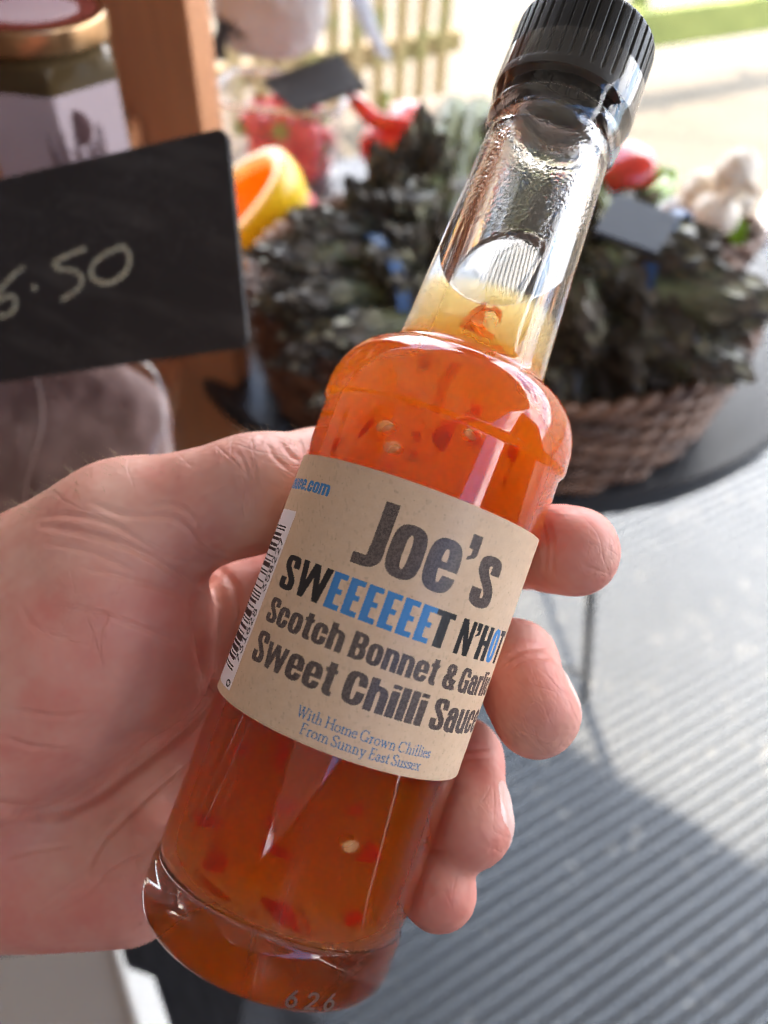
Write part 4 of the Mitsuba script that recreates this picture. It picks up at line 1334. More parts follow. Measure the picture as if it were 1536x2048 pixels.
# ------------------------------------------------------------------ added low counter under the shelf; its black cloth stands for floor shade
Z_COUNTER = -0.52
cnt = thing('added_counter', 'added low counter under a black cloth that stands for the shaded floor at the lower left', 'counter')
bsdf('m_shade_cloth', base_color=proc(lambda p, n, uv: mix((0.012, 0.012, 0.014), (0.022, 0.022, 0.025), noise(p.x * 500 + p.y * 300, p.y * 90))), roughness=0.8, specular=0.2)
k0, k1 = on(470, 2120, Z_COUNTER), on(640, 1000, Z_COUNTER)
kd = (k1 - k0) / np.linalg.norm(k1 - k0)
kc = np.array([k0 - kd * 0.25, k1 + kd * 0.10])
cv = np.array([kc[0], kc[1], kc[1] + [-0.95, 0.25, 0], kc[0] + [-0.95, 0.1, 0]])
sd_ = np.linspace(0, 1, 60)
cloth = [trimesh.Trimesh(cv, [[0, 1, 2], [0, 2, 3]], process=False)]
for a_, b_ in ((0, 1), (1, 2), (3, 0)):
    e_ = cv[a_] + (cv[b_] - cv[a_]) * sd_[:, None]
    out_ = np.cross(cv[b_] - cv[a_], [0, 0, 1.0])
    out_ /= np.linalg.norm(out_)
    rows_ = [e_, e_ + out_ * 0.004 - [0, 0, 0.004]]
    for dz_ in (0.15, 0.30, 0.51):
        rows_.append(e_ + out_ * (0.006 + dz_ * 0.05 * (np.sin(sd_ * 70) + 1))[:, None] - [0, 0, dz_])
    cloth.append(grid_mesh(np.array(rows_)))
obj('cloth', cat(*cloth), 'm_shade_cloth', cnt, smooth=40)

# ------------------------------------------------------------------ white carton at the lower left, with a leaf beside it
bsdf('m_carton', base_color=(0.55, 0.535, 0.505), roughness=0.7)
ct = thing('white_carton', 'plain white cardboard carton at the lower left below the hand', 'box')
c0, c1, c2 = W(228, 1885, 0.46), W(270, 2022, 0.43), W(-160, 2010, 0.46)
vz = np.array([0.0, 0, 1])
a1 = c1 - c0
a2 = W(-200, 1935, 0.50) - c0
nn = np.cross(a1, a2)
nn /= np.linalg.norm(nn)
if nn @ (CAM - c0) < 0: nn = -nn
def slab(q, n, t):
    v = np.vstack([q, q - n * t])
    m = trimesh.Trimesh(v, [[0, 1, 2], [0, 2, 3], [4, 6, 5], [4, 7, 6], [0, 4, 5], [0, 5, 1], [1, 5, 6], [1, 6, 2], [2, 6, 7], [2, 7, 3], [3, 7, 4], [3, 4, 0]], process=False)
    trimesh.repair.fix_normals(m)
    return m


ctv = np.array([c0, c0 + a1 * 1.6, c0 + a1 * 1.6 + a2, c0 + a2])
mid_ = ctv.mean(0)
obj('lid', slab(ctv, nn, 0.004), 'm_carton', ct)
obj('body', slab(mid_ + (ctv - mid_) * 0.8 - nn * 0.0045, nn, 0.06), 'm_carton', ct)
obj('flap_edge', tube([c0 + nn * 0.001, c0 + a1 * 0.5 + nn * 0.0015, c0 + a1 * 1.6 + nn * 0.001], 0.0032, 10), 'm_carton', ct, smooth=True)

leaf_bsdf('m_dull_leaf', (0.10, 0.13, 0.09), 0.3, 0.6)
lp = W(262, 1950, 0.45)


def leaf(length, width, curl, fold, seed, n=15, m=9):
    s = np.linspace(0, 1, n)[:, None]
    u = np.linspace(-1, 1, m)[None]
    w = width * np.sin(np.pi * s ** 0.8) ** 0.85
    x = u * w
    y = s * length * np.ones_like(u)
    z = -curl * s ** 2 * length + fold * np.abs(u) * w + 0.08 * width * (meshkit.noise(np.stack([x * 60, y * 60, 0 * x + seed], -1)) - 0.5)
    return grid_mesh(np.stack([x, y, z], -1))


pl_ = thing('fallen_leaf', 'dull grey green leaf sticking out beside the white carton', 'leaf')
obj('blade', moved(leaf(0.035, 0.012, 0.4, 0.2, 3), basis(-cam_fwd, -cam_down), lp + cam_down * 0.014), 'm_dull_leaf', pl_, smooth=True)

# ------------------------------------------------------------------ round bistro table
bsdf('m_table', base_color=(0.030, 0.032, 0.036), roughness=0.34, specular=0.55)
TC, TR = np.array([0.0825, 0.57]), 0.30
table = thing('bistro_table', 'round black metal folding table carrying the vegetable baskets', 'table')
tp = [(0.001, -0.001), (TR - 0.02, -0.001), (TR - 0.006, 0.0005), (TR - 0.002, 0.0), (TR, -0.003), (TR, -0.017), (TR - 0.003, -0.019), (TR - 0.005, -0.017), (TR - 0.006, -0.004), (0.001, -0.004)]
obj('table_top', moved(lathe(tp[::-1], 128), None, [*TC, Z_TABLE]), 'm_table', table, smooth=35)
foot1 = on(1170, 1395, Z_FLOOR)
foot2 = on(1010, 1360, Z_FLOOR)
tl = 0.011
legs = []
ldir = np.array([0.45, 0.89, 0])
for k, f0 in enumerate([foot1, foot1 + [-0.40, 0.10, 0], foot1 + [-0.06, 0.30, 0] , foot1 + [-0.46, 0.36, 0]]):
    topx = TC + (TC - f0[:2]) * (0.55 if k in (0, 1, 2, 3) else 0)
    topp = np.array([*(TC * 0.9 + f0[:2] * 0.1 + (f0[:2] - TC) * 0.35), Z_TABLE - 0.02])
    obj('leg', tube([[*f0[:2], Z_FLOOR], topp], tl * 0.62, 10), 'm_table', table, smooth=True)
    legs.append((f0, topp))
for i, j, s in ((0, 1, 0.10), (2, 3, 0.10), (0, 2, 0.55), (1, 3, 0.55)):
    pa, pb = (np.array([*legs[n][0][:2], Z_FLOOR]) * (1 - s) + legs[n][1] * s for n in (i, j))
    obj('cross_bar', tube([pa, pb], 0.0042, 8), 'm_table', table, smooth=True)

# ------------------------------------------------------------------ wicker basket of asparagus
bsdf('m_wicker', base_color=proc(lambda p, n, uv: mix((0.09, 0.042, 0.024), (0.24, 0.125, 0.072), smoothstep(0.3, 0.7, fbm(p.x * 45, p.y * 45, p.z * 130, 4)))), roughness=0.55)
BR = 0.226
bcen = np.array([0.072, 0.425])
BSX, BSY = 0.83, 0.70
bsk = thing('wicker_basket', 'low round brown wicker basket heaped with asparagus on the round table', 'basket')
NS, NR, BH = 52, 11, 0.082


def brad(z):
    return BR * (0.94 + 0.06 * np.sin(np.clip(z / BH, 0, 1) * 1.5))


ta = np.linspace(0, 2 * np.pi, NS * 8 + 1)
for k in range(NR):
    z = 0.004 + k * (BH - 0.012) / (NR - 1)
    r = brad(z) + 0.0032 * np.cos(ta * NS / 2 + np.pi * (k % 2)) + 0.0008 * meshkit.noise(np.c_[np.cos(ta) * 9, np.sin(ta) * 9, 0 * ta + k])
    pts = np.c_[bcen[0] + BSX * r * np.cos(ta), bcen[1] + BSY * r * np.sin(ta), Z_TABLE + z + 0.0008 * np.sin(ta * 7 + k)]
    obj('weaver', tube(pts, 0.0036, 7), 'm_wicker', bsk, smooth=True)
for k in range(NS):
    a = 2 * np.pi * (k + 0.5) / NS * 2 / 2
    zz = np.linspace(0.0, BH, 6)
    obj('stake', tube(np.c_[bcen[0] + BSX * brad(zz) * math.cos(a), bcen[1] + BSY * brad(zz) * math.sin(a), Z_TABLE + zz], 0.0025, 6), 'm_wicker', bsk, smooth=True)
for ph in (0, np.pi):
    r = brad(BH) + 0.003 * np.cos(ta * 30 + ph)
    obj('rim', tube(np.c_[bcen[0] + BSX * r * np.cos(ta), bcen[1] + BSY * r * np.sin(ta), Z_TABLE + BH + 0.0035 * np.sin(ta * 30 + ph)], 0.0042, 7), 'm_wicker', bsk, smooth=True)
fl = lathe([(0.001, 0.004), (BR * 0.94, 0.004), (BR * 0.94, 0.0), (0.001, 0.0)][::-1], 64)
fl.vertices = np.asarray(fl.vertices) * [BSX, BSY, 1]
obj('base', moved(fl, None, [*bcen, Z_TABLE + 0.001]), 'm_wicker', bsk)

scene['m_spear'] = {'type': 'twosided', 'b': {'type': 'principled', 'base_color': {'type': 'mesh_attribute', 'name': 'vertex_color'}, 'roughness': 0.42, 'specular': 0.5}}
bsdf('m_band', base_color=(0.05, 0.13, 0.30), roughness=0.45)


def spear_mesh(seed, L=0.15, R=0.0058):
    """An asparagus spear along +y from its cut end, its scales closing over the tip."""
    r_ = np.random.default_rng(seed)
    s = np.linspace(0, 1, 22)
    rad = R * np.where(s < 0.7, 0.92 + 0.05 * np.sin(9 * s), (0.95 + 0.18 * np.sin((s - 0.7) / 0.3 * np.pi)) * np.clip((1 - s) / 0.22, 0, 1) ** 0.5)
    rad = np.maximum(rad, 1e-5)
    bend = r_.uniform(-0.006, 0.006, 2)
    pts = np.c_[bend[0] * s ** 2, L * s, bend[1] * s ** 2]
    parts, cols = [tube(pts, rad, 10)], []
    v = np.array(parts[0].vertices)
    g = np.array([0.13, 0.15, 0.065])
    pu = np.array([0.060, 0.050, 0.036])
    f = np.clip((v[:, 1] / L - 0.5) / 0.4, 0, 1)[:, None]
    cols.append(1.6 * g * (1 - f) + np.array([0.085, 0.075, 0.06]) * f)
    n_sc = 28
    for k in range(n_sc):
        y = (0.25 + 0.45 * k / 9 if k < 9 else 0.70 + 0.29 * ((k - 9) / (n_sc - 10)) ** 0.9)
        ang = k * 2.399 + r_.uniform(-0.2, 0.2)
        sc = (1.0 - 0.55 * max(0, y - 0.75) / 0.25) * r_.uniform(0.85, 1.15)
        lf = leaf(0.019 * sc, 0.0064 * sc, 0.06, 0.28, k, 6, 5)
        rr = np.interp(y, s, rad)
        lean = np.array([[1, 0, 0], [0, math.cos(0.07), -math.sin(0.07)], [0, math.sin(0.07), math.cos(0.07)]]) if y < 0.95 else np.eye(3)
        ca, sa = math.cos(ang), math.sin(ang)
        Ry = np.array([[ca, 0, sa], [0, 1, 0], [-sa, 0, ca]])
        m = moved(lf, Ry @ lean, Ry @ np.array([0, 0, rr * 0.9]) + [bend[0] * y * y, L * y - 0.003, bend[1] * y * y])
        parts.append(m)
        mv = np.array(lf.vertices)
        edge = np.clip(mv[:, 1] / (0.019 * sc), 0, 1)[:, None]
        t0 = r_.uniform(0, 1)
        ca_ = pu * (0.75 + 0.6 * t0)
        cb_ = np.array([0.24, 0.235, 0.145]) * (0.45 + 0.9 * t0 * t0)
        cols.append(1.6 * ca_ * edge + 1.6 * (cb_ if r_.uniform() < 0.55 else ca_) * (1 - edge))
    return cat(*parts), np.vstack(cols)


spears = []
for k in range(4):
    m, c = spear_mesh(40 + k, 0.15, 0.0085 + 0.0006 * k)
    spears.append(mikit.ply(m, 'm_spear', True, color=c))
hexa = [(0, 0)] + [(math.cos(a), math.sin(a)) for a in np.arange(6) * np.pi / 3] + [(2 * math.cos(a + 0.3), 2 * math.sin(a + 0.3)) for a in np.arange(11) * 2 * np.pi / 11]
ra = np.random.default_rng(77)


def bunch(tip_center, direction, label, n=16, band_at=0.62, band=False):
    """A banded bunch; tip_center is the middle of its tips, direction points from the cut ends to the tips."""
    t = thing('asparagus_bunch', label, 'asparagus', 'bunches of asparagus in the basket')
    d = np.asarray(direction, float)
    d /= np.linalg.norm(d)
    R3 = basis(d, [0.2, 0.3, 1])
    for k in range(n):
        u, v = hexa[k % len(hexa)]
        j = ra.normal(0, 0.0012, 2)
        off = R3[:, 0] * (u * 0.0165 + j[0]) + R3[:, 1] * (v * 0.0165 + j[1])
        splay = d + (R3[:, 0] * u + R3[:, 1] * v) * 0.05 + R3[:, 0] * ra.normal(0, 0.05) + R3[:, 1] * ra.normal(0, 0.05)
        splay /= np.linalg.norm(splay)
        a = ra.uniform(0, 2 * np.pi)
        x = np.cross(splay, R3[:, 0])
        x /= np.linalg.norm(x)
        z = np.cross(x, splay)
        X = x * math.cos(a) + z * math.sin(a)
        Mx = np.eye(4)
        sc = ra.uniform(0.98, 1.25)
        Mx[:3, 0], Mx[:3, 1], Mx[:3, 2] = X * sc, splay * sc, np.cross(X, splay) * sc
        start = np.asarray(tip_center) + off * 0.8 - d * 0.15 * sc + d * ra.uniform(-0.014, 0.010)
        Mx[:3, 3] = start
        shared(numbered(t + '__spear'), spears[ra.integers(0, 4)], Mx)
    if not band:
        return t
    c = np.asarray(tip_center) - d * 0.15 * (1 - band_at)
    an = np.linspace(0, 2 * np.pi, 64, endpoint=False)
    rb = 0.038 + 0.013 * band_at
    rows_ = []
    for h, dr_ in ((-0.004, 0.0), (-0.0042, 0.0014), (0.0042, 0.0014), (0.004, 0.0)):
        rows_.append(c + d * h + (rb + dr_) * (np.cos(an)[:, None] * R3[:, 0] + np.sin(an)[:, None] * R3[:, 1]) * (1 + 0.03 * np.sin(an * 6))[:, None])
    obj('rubber_band', grid_mesh(np.array(rows_), close_u=True), 'm_band', t, smooth=30)
    return t


ZB = Z_TABLE
for px, py, z, d, lab_, bat in [
    (560, 650, 0.105, (-1, -0.45, 0.05), 'asparagus bunch at the left of the basket, tips left, blue band by the bottle', 0.55),
    (1230, 770, 0.085, (0.25, -1, -0.45), 'asparagus bunch hanging over the front of the basket right of the bottle', 0.58),
    (1480, 660, 0.105, (1, -0.25, -0.1), 'asparagus bunch at the right end of the basket, tips pointing right', 0.80),
    (1340, 545, 0.13, (0.6, -0.5, 0.5), 'asparagus bunch behind the right end of the heap, half hidden', 0.55),
    (1370, 740, 0.085, (0.75, -0.8, -0.3), 'asparagus bunch at the front right of the basket, tips pointing to the corner', 0.55),
    (705, 500, 0.140, (-0.55, -0.35, 0.5), 'asparagus bunch on top of the heap at the left, tips pointing up and left', 0.40),
    (815, 368, 0.160, (-0.2, -0.35, 0.85), 'asparagus bunch at the top of the heap, tips standing up behind the bottle neck', 0.40),
    (930, 285, 0.175, (0.05, -0.25, 0.9), 'asparagus bunch at the back of the heap beside the bottle neck, tips up', 0.40),
    (1210, 540, 0.150, (0.25, -0.6, 0.55), 'asparagus bunch right of the bottle neck, tips rising towards the front', 0.40),
    (1420, 600, 0.125, (0.85, -0.5, 0.15), 'asparagus bunch at the right of the heap its blue band showing', 0.80),
    (760, 520, 0.135, (-0.45, -0.5, 0.35), 'asparagus bunch left of the bottle neck, tips pointing up and forward', 0.40),
    (900, 640, 0.10, (-0.1, -1, -0.3), 'asparagus bunch at the front of the basket, hidden behind the bottle shoulder', 0.6),
    (590, 560, 0.115, (-0.8, -0.3, 0.35), 'asparagus bunch at the far left of the basket, tips next to the yellow pepper', 0.45)]:
    bunch(on(px, py, ZB + z), d, lab_, 16, bat, 'band' in lab_)

# ------------------------------------------------------------------ the other vegetables on the table
def pepper(width, height, lobes, seed):
    """A sweet pepper standing on z = 0, stalk upward."""
    m = trimesh.creation.icosphere(5, 1.0)
    v = np.array(m.vertices)
    t = np.arctan2(v[:, 1], v[:, 0])
    rad = np.hypot(v[:, 0], v[:, 1])
    z = v[:, 2]
    lob = 1 + 0.10 * np.cos(lobes * t + seed) * (0.5 + 0.5 * rad)
    body = rad * (1 - 0.16 * np.clip(-z, 0, 1)) * lob
    zz = z * (1 - 0.0 * rad)
    dent = 0.34 * np.exp(-(rad / 0.42) ** 2) * (z > 0)
    v = np.c_[body * np.cos(t) * width / 2, body * np.sin(t) * width / 2, (zz - dent + 1) * height / 2 + 0.004 * meshkit.noise(v * 2.1, seed)]
    m.vertices = v
    stalk = tube(catmull([(0, 0, height * 0.80), (0.001, 0, height * 0.92), (0.006, 0.002, height * 1.08), (0.015, 0.004, height * 1.16)], 5), np.linspace(0.0075, 0.0048, 16), 10)
    return m, stalk


bsdf('m_yellow', base_color=(0.90, 0.60, 0.015), roughness=0.2, specular=0.5, clearcoat=0.6, clearcoat_gloss=0.95)
bsdf('m_red', base_color=(0.66, 0.03, 0.014), roughness=0.2, specular=0.5, clearcoat=0.6, clearcoat_gloss=0.95)
bsdf('m_stalk', base_color=(0.26, 0.40, 0.06), roughness=0.5)


def add_pepper(px, py, z, w, h, mat, label, R=None, seed=1, lobes=4):
    k = thing('sweet_pepper', label, 'pepper')
    m, st_ = pepper(w, h, lobes, seed)
    c = on(px, py, z)
    off = np.array([0, 0, h / 2])
    R = np.eye(3) if R is None else R
    for n_, g, mt in (('flesh', m, mat), ('stalk', st_, 'm_stalk')):
        obj(n_, moved(moved(g, None, -off), R, c), mt, k, smooth=True)
    return k


def rot(ax, deg):
    return trimesh.transformations.rotation_matrix(math.radians(deg), ax)[:3, :3]


half = thing('pepper_half', 'halved yellow sweet pepper with an orange hollow, between the price sign and the asparagus', 'pepper')
bsdf('m_pepper_inside', base_color=(0.90, 0.34, 0.006), roughness=0.3, specular=0.5, clearcoat=0.3)
bsdf('m_pepper_cut', base_color=(0.92, 0.78, 0.30), roughness=0.25, specular=0.5, clearcoat=0.4)


def lobed(P):
    t = np.arctan2(P[..., 1], P[..., 0])
    k = 1 + 0.055 * np.cos(3 * t + 0.6) + 0.03 * np.cos(2 * t)
    P = P.copy()
    P[..., 0] *= k
    P[..., 1] *= k * 0.92
    return P


hr = 0.056
R_h = basis([-0.62, -0.22, 0.75], [0.8, 0.2, 0.5])
hc = on(470, 400, Z_TABLE + 0.075)
skin_ = [(0.001, -1.12), (0.35, -1.08), (0.62, -0.95), (0.84, -0.70), (0.97, -0.38), (1.0, -0.12), (0.985, 0.0)]
cut_ = [(0.985, 0.0), (0.96, 0.03), (0.90, 0.035), (0.80, 0.02), (0.74, -0.03), (0.72, -0.10)]
hole_ = [(0.72, -0.10), (0.71, -0.30), (0.64, -0.60), (0.45, -0.85), (0.2, -0.95), (0.001, -0.97)]
for n_, pr_, mt in (('skin', skin_, 'm_yellow'), ('cut_edge', cut_, 'm_pepper_cut'), ('hollow', hole_, 'm_pepper_inside')):
    obj(n_, moved(lathe([(r * hr, h * hr) for r, h in pr_], 72, lobed), R_h, hc), mt, half, smooth=True)
add_pepper(800, 285, Z_TABLE + 0.045, 0.085, 0.075, 'm_red', 'shiny red sweet pepper beside the strawberry punnet', rot([0, 1, 0], -35), 4, 3)
add_pepper(1238, 365, Z_TABLE + 0.15, 0.050, 0.055, 'm_red', 'bright red sweet pepper right of the bottle neck', rot([0, 1, 0], 70), 6, 3)


def pod(pts, r0, mat, label, name, category):
    k = thing(name, label, category)
    c = catmull(pts, 8)
    s = np.linspace(0, 1, len(c))
    obj('flesh', tube(c, r0 * (0.25 + 0.75 * np.sin(np.pi * (0.12 + 0.8 * s)) ** 0.6), 14), mat, k, smooth=True)
    obj('stalk', tube(catmull([c[0], c[0] + (c[0] - c[3]) * 0.6, c[0] + (c[0] - c[3]) * 1.2 + [0, 0, 0.003]], 4), 0.0028, 8), 'm_stalk', k, smooth=True)
    return k


bsdf('m_green_chilli', base_color=(0.30, 0.46, 0.05), roughness=0.22, specular=0.5, clearcoat=0.5)
zc = Z_TABLE + 0.16
pod([on(1290, 398, zc), on(1312, 388, zc), on(1334, 372, zc), on(1340, 350, zc + 0.004), on(1338, 340, zc + 0.006)], 0.0066, 'm_green_chilli', 'curved pale green chilli pepper beside the bright red pepper', 'chilli_pepper', 'chilli')
zc = Z_TABLE + 0.10
pod([on(700, 185, zc), on(722, 214, zc), on(752, 240, zc - 0.01), on(800, 248, zc - 0.01), on(850, 252, zc - 0.012)], 0.0085, 'm_red', 'long red chilli pepper lying behind the punnet and the red sweet pepper', 'chilli_pepper', 'chilli')

# punnet of strawberries
scene['m_clear_sheet'] = {'type': 'thindielectric', 'int_ior': 1.5}
bsdf('m_plastic_haze', base_color=(0.8, 0.82, 0.84), roughness=0.3, specular=0.6)
scene['m_clear_plastic'] = {'type': 'blendbsdf', 'weight': 0.09, 'a': {'type': 'ref', 'id': 'm_clear_sheet'}, 'b': {'type': 'ref', 'id': 'm_plastic_haze'}}
pun = thing('plastic_punnet', 'clear plastic punnet holding strawberries behind the yellow pepper', 'punnet')
pc = on(572, 318, Z_TABLE + 0.02)
PW, PD, PH = 0.066, 0.050, 0.088


def rrect(w, d, r, n=12):
    q = sbox(-w + r, -d + r, w - r, d - r).buffer(r, n)
    c = np.array(q.exterior.coords)[:-1]
    s = np.linspace(0, 1, 97)[:-1]
    L = LineString(np.vstack([c, c[:1]]))
    return np.array([L.interpolate(x, normalized=True).coords[0] for x in s])


prow = []
for k, (sc, h) in enumerate([(0.02, 0.0), (0.80, 0.0), (0.84, 0.003), (0.90, PH * 0.5), (0.97, PH), (1.04, PH + 0.001), (1.06, PH - 0.003)]):
    q = rrect(PW * sc, PD * sc, 0.016 * sc)
    fl_ = 1 + 0.012 * np.cos(np.arange(96) * 2 * np.pi / 96 * 24) * (2 <= k <= 4)
    prow.append(np.c_[q * fl_[:, None], np.full(96, h)])
prz = rot([0, 0, 1], -8)
obj('tub', moved(grid_mesh(np.array(prow), close_u=True), prz, [*pc[:2], Z_TABLE + 0.002]), 'm_clear_plastic', pun, smooth=40)
bsdf('m_pun_rim', base_color=(0.85, 0.87, 0.88), roughness=0.25, specular=0.6)
q = rrect(PW * 1.05, PD * 1.05, 0.018)
obj('rim', moved(tube(np.c_[np.vstack([q, q[:2]]), np.full(98, PH)], 0.0030, 8), prz, [*pc[:2], Z_TABLE + 0.002]), 'm_pun_rim', pun, smooth=True)


def berry(seed):
    m = trimesh.creation.icosphere(4, 1.0)
    v = np.array(m.vertices)
    z = v[:, 2]
    k = np.where(z < 0, 1 - 0.34 * np.clip(-z, 0, 1) ** 1.3, 1.0)
    v = np.c_[v[:, 0] * k, v[:, 1] * k, np.where(z < 0, z * 1.3, z * 0.75)] * 0.0145
    t = np.arctan2(v[:, 1], v[:, 0])
    pit = np.cos(t * 9) * np.cos(v[:, 2] * 1700)
    m.vertices = v * (1 - 0.02 * np.clip(pit, 0, 1)[:, None])
    ls = []
    for a in np.arange(7) * 2 * np.pi / 7:
        ls.append(moved(leaf(0.011, 0.0026, -0.15, 0.1, seed, 6, 5), rot([0, 0, 1], math.degrees(a)) @ rot([1, 0, 0], 10), [0, 0, 0.0106]))
    ls.append(tube([(0, 0, 0.009), (0.001, 0, 0.015), (0.003, 0, 0.019)], 0.001, 6))
    return m, cat(*ls)


bsdf('m_berry', base_color=(0.74, 0.08, 0.10), roughness=0.3, specular=0.5, clearcoat=0.5)
bsdf('m_calyx', base_color=(0.24, 0.36, 0.07), roughness=0.5)
bm, bl = berry(1)
pm, plf = mikit.ply(bm, 'm_berry', True), mikit.ply(bl, 'm_calyx', True)
rs = np.random.default_rng(12)
spots = []
for lay_, zb in enumerate((0.016, 0.038, 0.060)):
    for ix in (-1, 0, 1):
        for iy in (-0.5, 0.5):
            spots.append((ix * 0.030 + (lay_ % 2) * 0.008, iy * 0.032 + (lay_ % 2) * 0.004, zb))
spots.append((0.004, -0.01, 0.083))
for k, (x, y, z) in enumerate(spots):
    col = ('left', 'middle', 'right')[int(round((x - 0.008 * (z == 0.038)) / 0.03)) + 1] if z < 0.08 else 'top'
    row = 'front' if y < 0 else 'back'
    lv = {0.016: 'bottom', 0.038: 'middle', 0.060: 'top'}.get(z, 'heap')
    lab_ = f'red strawberry in the clear punnet, {row} {col} of its {lv} layer' if z < 0.08 else 'red strawberry on top of the heap in the clear punnet'
    key = thing('strawberry', lab_, 'strawberry', 'strawberries in the punnet')
    Mx = np.eye(4)
    Rr = rot(rs.normal(size=3), rs.uniform(20, 160))
    if (x, y) == (0.0, -0.016): Rr = rot([1, 0, 0], 80)
    Mx[:3, :3] = Rr * rs.uniform(0.95, 1.15)
    Mx[:3, 3] = np.array([*pc[:2], Z_TABLE]) + prz @ np.array([x, y, z]) + rs.normal(0, 0.0015, 3)
    shared(key + '__flesh', pm, Mx)
    shared(key + '__calyx', plf, Mx)
# two loose berries in front of it
for px, py, lab_ in ((575, 385, 'red strawberry lying loose under the punnet beside the yellow pepper'), (600, 415, 'red strawberry lying loose against the asparagus, nearest the yellow pepper')):
    key = thing('strawberry', lab_, 'strawberry')
    Mx = np.eye(4)
    Mx[:3, :3] = rot([1, 0.3, 0.2], 100) * 1.2
    Mx[:3, 3] = on(px, py, Z_TABLE + 0.03)
    shared(key + '__flesh', pm, Mx)
    shared(key + '__calyx', plf, Mx)


# small signs
def card(name, label, pts, depths, mat, thick=0.003):
    P0, P1, P2, P3 = [W(x, y, d) for (x, y), d in zip(pts, depths)]
    n = np.cross(P1 - P0, P3 - P0)
    n /= np.linalg.norm(n)
    if n @ (CAM - P0) < 0: n = -n
    P2 = P2 - n * ((P2 - P0) @ n)
    q = np.array([P0, P1, P2, P3])
    v = np.vstack([q, q - n * thick])
    m = trimesh.Trimesh(v, [[0, 1, 2], [0, 2, 3], [4, 6, 5], [4, 7, 6], [0, 4, 5], [0, 5, 1], [1, 5, 6], [1, 6, 2], [2, 6, 7], [2, 7, 3], [3, 7, 4], [3, 4, 0]], process=False)
    trimesh.repair.fix_normals(m)
    return tag(obj(name, m, mat), label, 'sign')


bsdf('m_slate', base_color=(0.050, 0.058, 0.072), roughness=0.7, specular=0.25)
card('chalk_sign', 'black chalk sign tilted behind the strawberry punnet', [(520, 160), (680, 104), (735, 172), (590, 222)], [0.80, 0.80, 0.74, 0.74], 'm_chalkboard')
card('chalk_sign', 'grey slate sign among the vegetables right of the bottle neck', [(1232, 385), (1362, 432), (1316, 505), (1190, 460)], [0.445, 0.445, 0.415, 0.415], 'm_slate')

# bulbs of garlic in the sun, in a small brown dish
gar = thing('small_basket', 'small brown wicker dish of garlic at the right edge of the table', 'basket')
gc = on(1400, 520, Z_TABLE + 0.01)
for k in range(6):
    r = 0.036 + 0.0022 * k
    t_ = np.linspace(0, 2 * np.pi, 161)
    obj('weaver', tube(np.c_[gc[0] + (r + 0.0016 * np.cos(t_ * 14 + np.pi * k)) * np.cos(t_), gc[1] + (r + 0.0016 * np.cos(t_ * 14 + np.pi * k)) * np.sin(t_), np.full(161, Z_TABLE + 0.005 + 0.008 * k)], 0.0042, 6), 'm_wicker', gar, smooth=True)
bsdf('m_garlic', base_color=(0.80, 0.70, 0.56), roughness=0.5, sheen=0.3)


def bulb():
    m = trimesh.creation.icosphere(4, 1.0)
    v = np.array(m.vertices)
    t = np.arctan2(v[:, 1], v[:, 0])
    rad = np.hypot(v[:, 0], v[:, 1]) * (1 + 0.07 * np.abs(np.cos(t * 4)))
    z = np.where(v[:, 2] > 0, v[:, 2] * 0.85 + 0.9 * np.exp(-(rad / 0.22) ** 2) * (v[:, 2] > 0.5), v[:, 2] * 0.7)
    m.vertices = np.c_[rad * np.cos(t), rad * np.sin(t), z] * 0.021
    return m


pb = mikit.ply(bulb(), 'm_garlic', True)
for k, (dx, dy, dz, a, lab_) in enumerate([(-0.006, -0.012, 0.062, 20, 'papery cream garlic bulb at the front of the small dish'), (0.014, 0.010, 0.064, -35, 'papery cream garlic bulb at the right of the small dish'), (-0.012, 0.018, 0.066, 60, 'papery cream garlic bulb at the back of the small dish'),
                                           (0.004, 0.002, 0.094, 100, 'papery cream garlic bulb on top of the others in the dish')]):
    key = tag(numbered('garlic_bulb'), lab_, 'garlic', 'garlic bulbs in the dish')
    Mx = np.eye(4)
    Mx[:3, :3] = rot([1, 0.4, 0.1], a)
    Mx[:3, 3] = [gc[0] + dx, gc[1] + dy, Z_TABLE + dz]
    shared(key, pb, Mx)
leaf_bsdf('m_fresh_leaf', (0.20, 0.34, 0.03), 1.0, 0.4)
lv = thing('green_leaf', 'fresh green leaf standing behind the garlic dish at the right edge', 'leaf')
lp = on(1485, 500, Z_TABLE + 0.03)
obj('blade', moved(leaf(0.055, 0.013, 0.3, 0.3, 5), basis([0.3, -0.6, 0.6], [0.9, 0.4, 0]), lp - [0.004, 0.0, 0.0]), 'm_fresh_leaf', lv, smooth=True)
bsdf('m_white_plastic', base_color=(0.80, 0.80, 0.79), roughness=0.35, specular=0.5)
tr = thing('white_tray', 'white plastic tray edge showing at the right border beyond the table', 'tray')
t0, t1, t2 = W(1495, 535, 0.95), W(1550, 395, 1.0), W(1750, 470, 1.0)
ta1, ta2 = t1 - t0, t2 - t1
for a, b in ((t0, t1), (t1, t2), (t0 + ta2, t2), (t0, t0 + ta2)):
    obj('rim', tube([a, b], 0.010, 12), 'm_white_plastic', tr, smooth=True)
dn = np.array([0, 0, -0.05])
sv = np.array([t0, t1, t1 + ta2, t0 + ta2])
sm = np.vstack([sv, sv + dn])
obj('floor_panel', trimesh.Trimesh(sm, [[0, 1, 5], [0, 5, 4], [1, 2, 6], [1, 6, 5], [2, 3, 7], [2, 7, 6], [3, 0, 4], [3, 4, 7], [4, 5, 6], [4, 6, 7]], process=False), 'm_white_plastic', tr)

